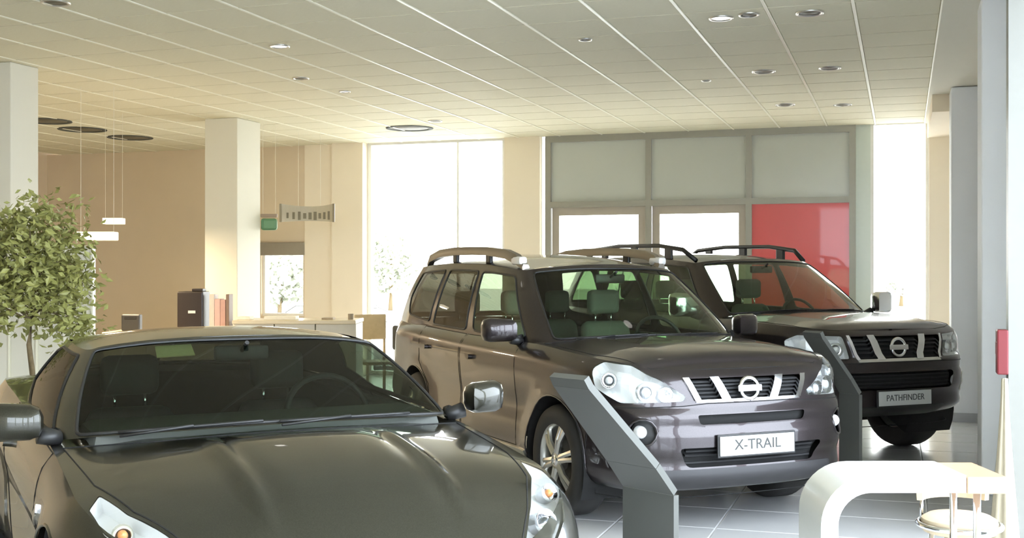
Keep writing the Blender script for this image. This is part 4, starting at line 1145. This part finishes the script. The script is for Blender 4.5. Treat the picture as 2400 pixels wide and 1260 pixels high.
# pendant lamps
M_SHADE = mat('pendant_shade', (.90, .88, .78), .5, emit=(1, .86, .62), es=.55)
for px, py, Y, w_, d_, lb in ((228, 553, 12.0, .38, .16, 'larger white box pendant lamp at the top of the ficus'), (267, 518, 14.0, .23, .14, 'smaller white box pendant lamp further back by the brown wall')):
    p = at(px, Y, zpx(py, Y)); e = empty('pendant_lamp', p, ALPHA, lb, 'pendant lamp', 'white box pendants over the reception')
    MB().box((0, 0, 0), (w_, d_, .085 if w_ > .3 else .07), bev=.006).build('shade', M_SHADE, e)
    for s in (-1, 1): MB().tube([(s * w_ * .44, 0, .03), (s * w_ * .44, 0, CEIL - p.z)], .002, 6).build('cable', M_COLUMN, e)
# hanging curved sign and the green exit sign
p = at(720, 15.3); z0, z1 = zpx(520, 15.3), zpx(477, 15.3); W_ = 124 * 15.3 / F_PX
sg = empty('hanging_sign', (p.x, p.y, (z0 + z1) / 2), ALPHA, 'grey inward-curved hanging sign with a dark line of lettering', 'sign')
vs = []; fs = []; nn = 16; hh = (z1 - z0) / 2
for i in range(nn + 1):
    x = -W_ / 2 + W_ * i / nn; dy = .22 * (1 - (2 * i / nn - 1) ** 2)
    for o_, s in ((0, -1), (0, 1), (.012, 1), (.012, -1)): vs.append((x, dy + o_, s * hh * (.80 + .2 * (2 * i / nn - 1) ** 2)))
for i in range(nn):
    for j in range(4): fs.append((i*4+j, i*4+(j+1) % 4, i*4+4+(j+1) % 4, i*4+4+j))
fs += [(0, 1, 2, 3), tuple(nn * 4 + j for j in range(4))]
MB().add(vs, fs).build('board', mat('sign_board', (.50, .44, .33), .5, noise=.04), sg)
for i in range(9):
    x = -W_ * .40 + W_ * .80 * i / 8; dy = .22 * (1 - (2 * x / W_) ** 2) - .006; h_ = .045 + .012 * ((i * 7) % 3)
    MB().box((x, dy, -.03), (W_ * .06, .006, h_ * 1.6), bev=.001).build('letter_block', mat('sign_ink', (.20, .17, .11), .6, noise=.05), sg)
for s in (-1, 1):
    MB().box((s * W_ / 2, -.004, 0), (.03, .03, hh * 2), bev=.004).build('end_bar', mat('sign_end', (.28, .23, .15), .5, noise=.04), sg)
for x in (-.15, .14): MB().tube([(x, .19, hh * .8), (x, .19, CEIL - (z0 + z1) / 2)], .002, 6).build('cable', M_COLUMN, sg)
p = at(631, 15.0); ex = empty('exit_sign', (p.x, p.y, zpx(519, 15.0)), ALPHA, 'small green exit sign next to the pale column', 'sign')
MB().box((0, 0, .075), (.21, .07, .045), bev=.008).build('housing', mat('exit_housing', (.32, .24, .17), .5, noise=.04), ex)
MB().box((0, 0, -.035), (.20, .012, .15), bev=.03).build('green_plate', mat('exit_green', (.15, .30, .16), .4, noise=.05), ex)
for s in (-1, 1): MB().tube([(s * .08, 0, .09), (s * .08, 0, CEIL - zpx(519, 15.0))], .002, 6).build('hanger', M_COLUMN, ex)

# white ribbed partition behind the ficus
p0, p1 = at(-40, 9.9), at(218, 9.9)
pt = empty('partition_screen', (p0 + p1) / 2, ALPHA, 'white panelled partition standing behind the ficus', 'partition'); Lp = (p1 - p0).length; hp = zpx(575, 9.9)
for i in range(4): MB().box((-Lp / 2 + Lp / 4 * (i + .5), 0, hp / 2 + .01), (Lp / 4 - .012, .05, hp - .02), bev=.012).build('panel', M_COLUMN, pt)
for i in range(5): MB().box((-Lp / 2 + Lp / 4 * i, .0, hp / 2), (.02, .07, hp), bev=.004).build('upright', M_TBAR, pt)

# ------------------------------------------------------------------ ficus
fx = at(72, 8.4); fc = empty('potted_ficus', fx, 0, 'leafy potted ficus tree in front of the white column', 'plant')
M_BARK = mat('ficus_bark', (.20, .15, .08), .9, noise=.3, scale=40)
zs = 2760 / 8.4
MB().tube([(0, 0, .36), (.02, .01, .7), (-.015, 0, 1.0), (.01, .01, 1.25), (0, 0, 1.5), (.02, 0, 1.7)], [.022, .02, .018, .016, .013, .008], 8).build('trunk', M_BARK, fc, True)
random.seed(3)
br = MB(); tips = []
for i in range(26):
    a = random.uniform(0, 2 * PI); z0_ = random.uniform(1.15, 1.6); L = random.uniform(.25, .5); z1_ = z0_ + random.uniform(-.02, .4)
    t = Vector((L * math.cos(a), L * math.sin(a), z1_)); mid = Vector((t.x * .5, t.y * .5, (z0_ + z1_) / 2 + .06))
    br.tube([(0, 0, z0_), mid, t], [.007, .005, .003], 5); tips += [t, mid, (mid + t) / 2]
for dx_, dz_ in ((.30, 1.16), (.36, 1.12), (.27, 1.2), (-.25, 1.2)):
    t = room(dx_, 0) ; t.z = dz_; br.tube([(0, 0, 1.3), t * .6 + Vector((0, 0, dz_ * .42)), t], [.006, .005, .003], 5); tips += [t, t, t]
br.build('branches', M_BARK, fc, True)
M_LEAF = mat('ficus_leaf', (.31, .31, .095), .5, noise=.55, scale=9, spec=.4)
lf = MB(); center = Vector((-.03, 0, 1.62))
def leaf_at(p, L):
    d = Vector((random.gauss(0, 1), random.gauss(0, 1), random.gauss(-.35, .6))).normalized(); s = d.cross(Vector((random.gauss(0, 1), random.gauss(0, 1), random.gauss(0, 1)))).normalized(); n_ = d.cross(s)
    lf.add([p, p + d * L * .45 + s * L * .24 - n_ * L * .05, p + d * L + n_ * L * .04, p + d * L * .45 - s * L * .24 - n_ * L * .05], [(0, 1, 2), (0, 2, 3)])
for t in tips:
    for i in range(40): leaf_at(t + Vector((random.gauss(0, .09), random.gauss(0, .09), random.gauss(0, .075))), random.uniform(.045, .085))
for i in range(1100):
    v = Vector((random.gauss(0, 1), random.gauss(0, 1), random.gauss(0, 1))).normalized() * random.uniform(.15, 1) ** .5
    leaf_at(center + Vector((v.x * .5, v.y * .45, v.z * .40)), random.uniform(.045, .085))
o = lf.build('foliage', M_LEAF, fc); o['kind'] = 'stuff'
MB().lathe([(.001, 0), (.14, 0), (.19, .36), (.195, .38), (.175, .38), (.17, .33), (.001, .33)], n=32).build('pot', mat('white_ceramic', (.75, .74, .70), .3, noise=.03), fc, True, .7)
MB().lathe([(.001, .345), (.168, .34)], n=24).build('soil', mat('potting_soil', (.06, .045, .03), .95, noise=.3), fc)

# wooden chair beyond the tail of the middle SUV
chp = at(882, 13.9); chr_ = empty('chair', chp, ALPHA + .5, 'light wooden chair behind the rear of the middle SUV', 'chair'); M_OAK = mat('pale_oak', (.55, .42, .24), .5, noise=.15, scale=15)
MB().box((0, 0, .45), (.42, .42, .035), bev=.01).build('seat', M_OAK, chr_)
MB().box((0, .19, .86), (.40, .03, .30), bev=.012).build('backrest', M_OAK, chr_)
for sx in (-1, 1):
    MB().tube([(sx * .18, -.18, .44), (sx * .19, -.19, 0)], .018, 8).build('leg', M_OAK, chr_, True)
    MB().tube([(sx * .18, .19, .95), (sx * .18, .19, .45), (sx * .19, .22, 0)], .018, 8).build('leg', M_OAK, chr_, True)

# ------------------------------------------------------------------ outside
struct('ground', MB().box((-4, 8, -.45), (160, 220, .3)), mat('pale_asphalt', (.42, .42, .42), .9, noise=.08, scale=.6))
M_TREE = mat('outdoor_leaf', (.36, .38, .31), .8, noise=.4, scale=2)
def tree(px, Y, top, rad, label):
    p = at(px, Y, -.3); e = empty('tree', p, 0, label, 'tree', 'trees outside the windows'); H = top + .3
    MB().tube([(0, 0, 0), (.05, 0, H * .4), (0, .05, H * .7)], [.12, .09, .05], 8).build('trunk', M_BARK, e, True)
    l = MB()
    for i in range(1400):
        v = Vector((random.gauss(0, 1), random.gauss(0, 1), random.gauss(0, 1))).normalized() * random.uniform(.1, 1) ** .4
        q = Vector((v.x * rad, v.y * rad, H * .60 + v.z * H * .40)); d = Vector((random.gauss(0, 1), random.gauss(0, 1), random.gauss(0, 1))).normalized(); s = d.orthogonal().normalized(); z = .11 * rad
        l.add([q, q + d * z + s * z * .6, q + d * z * 2, q + d * z - s * z * .6], [(0, 1, 2, 3)])
    o = l.build('foliage', M_TREE, e); o['kind'] = 'stuff'
tree(2112, 62, zpx(578, 62), 1.15, 'pale leafy tree outside the bright window beside the red panel')
tree(915, 55, zpx(535, 55), 1.5, 'pale tree outside the tall back window')
tree(655, 48, zpx(590, 48), 1.6, 'grey-green tree outside the small window')
def outdoor_car(px, Y, rz, colr, nm, label):
    r = copy_tree(rZC); r.location = at(px, Y, -.3); r.rotation_euler = (0, 0, rz); tag(r, label); r.name = nm
    pm = mat(nm + '_paint_outdoors', colr, .35, .2, 1.0, noise=.02)
    for ch in r.children_recursive:
        if ch.type == 'MESH' and ch.data.materials and ch.data.materials[0] == PAINT_OLIVE:
            ch.material_slots[0].link = 'OBJECT'; ch.material_slots[0].material = pm
    for ch in list(r.children_recursive):
        if ch.name.startswith(('windscreen_reflection',)): bpy.data.objects.remove(ch, do_unlink=True)
    return r
outdoor_car(690, 24, 2.6, (.30, .30, .32), 'silver_car', 'silver car parked outside the small back window')
# ------------------------------------------------------------------ warm lamps of the reception
def lamp(name, loc, size, power, colr):
    d = bpy.data.lights.new(name, 'AREA'); d.shape = 'DISK'; d.size = size; d.energy = power; d.color = colr
    o = bpy.data.objects.new(name, d); COL.objects.link(o); o.location = loc; return o
for px, py, Y, w_ in ((228, 553, 12.0, .3), (267, 518, 14.0, .2)):
    lamp('pendant_lamp_light', at(px, Y, zpx(py, Y) - .05), w_, 17, (1, .78, .50))
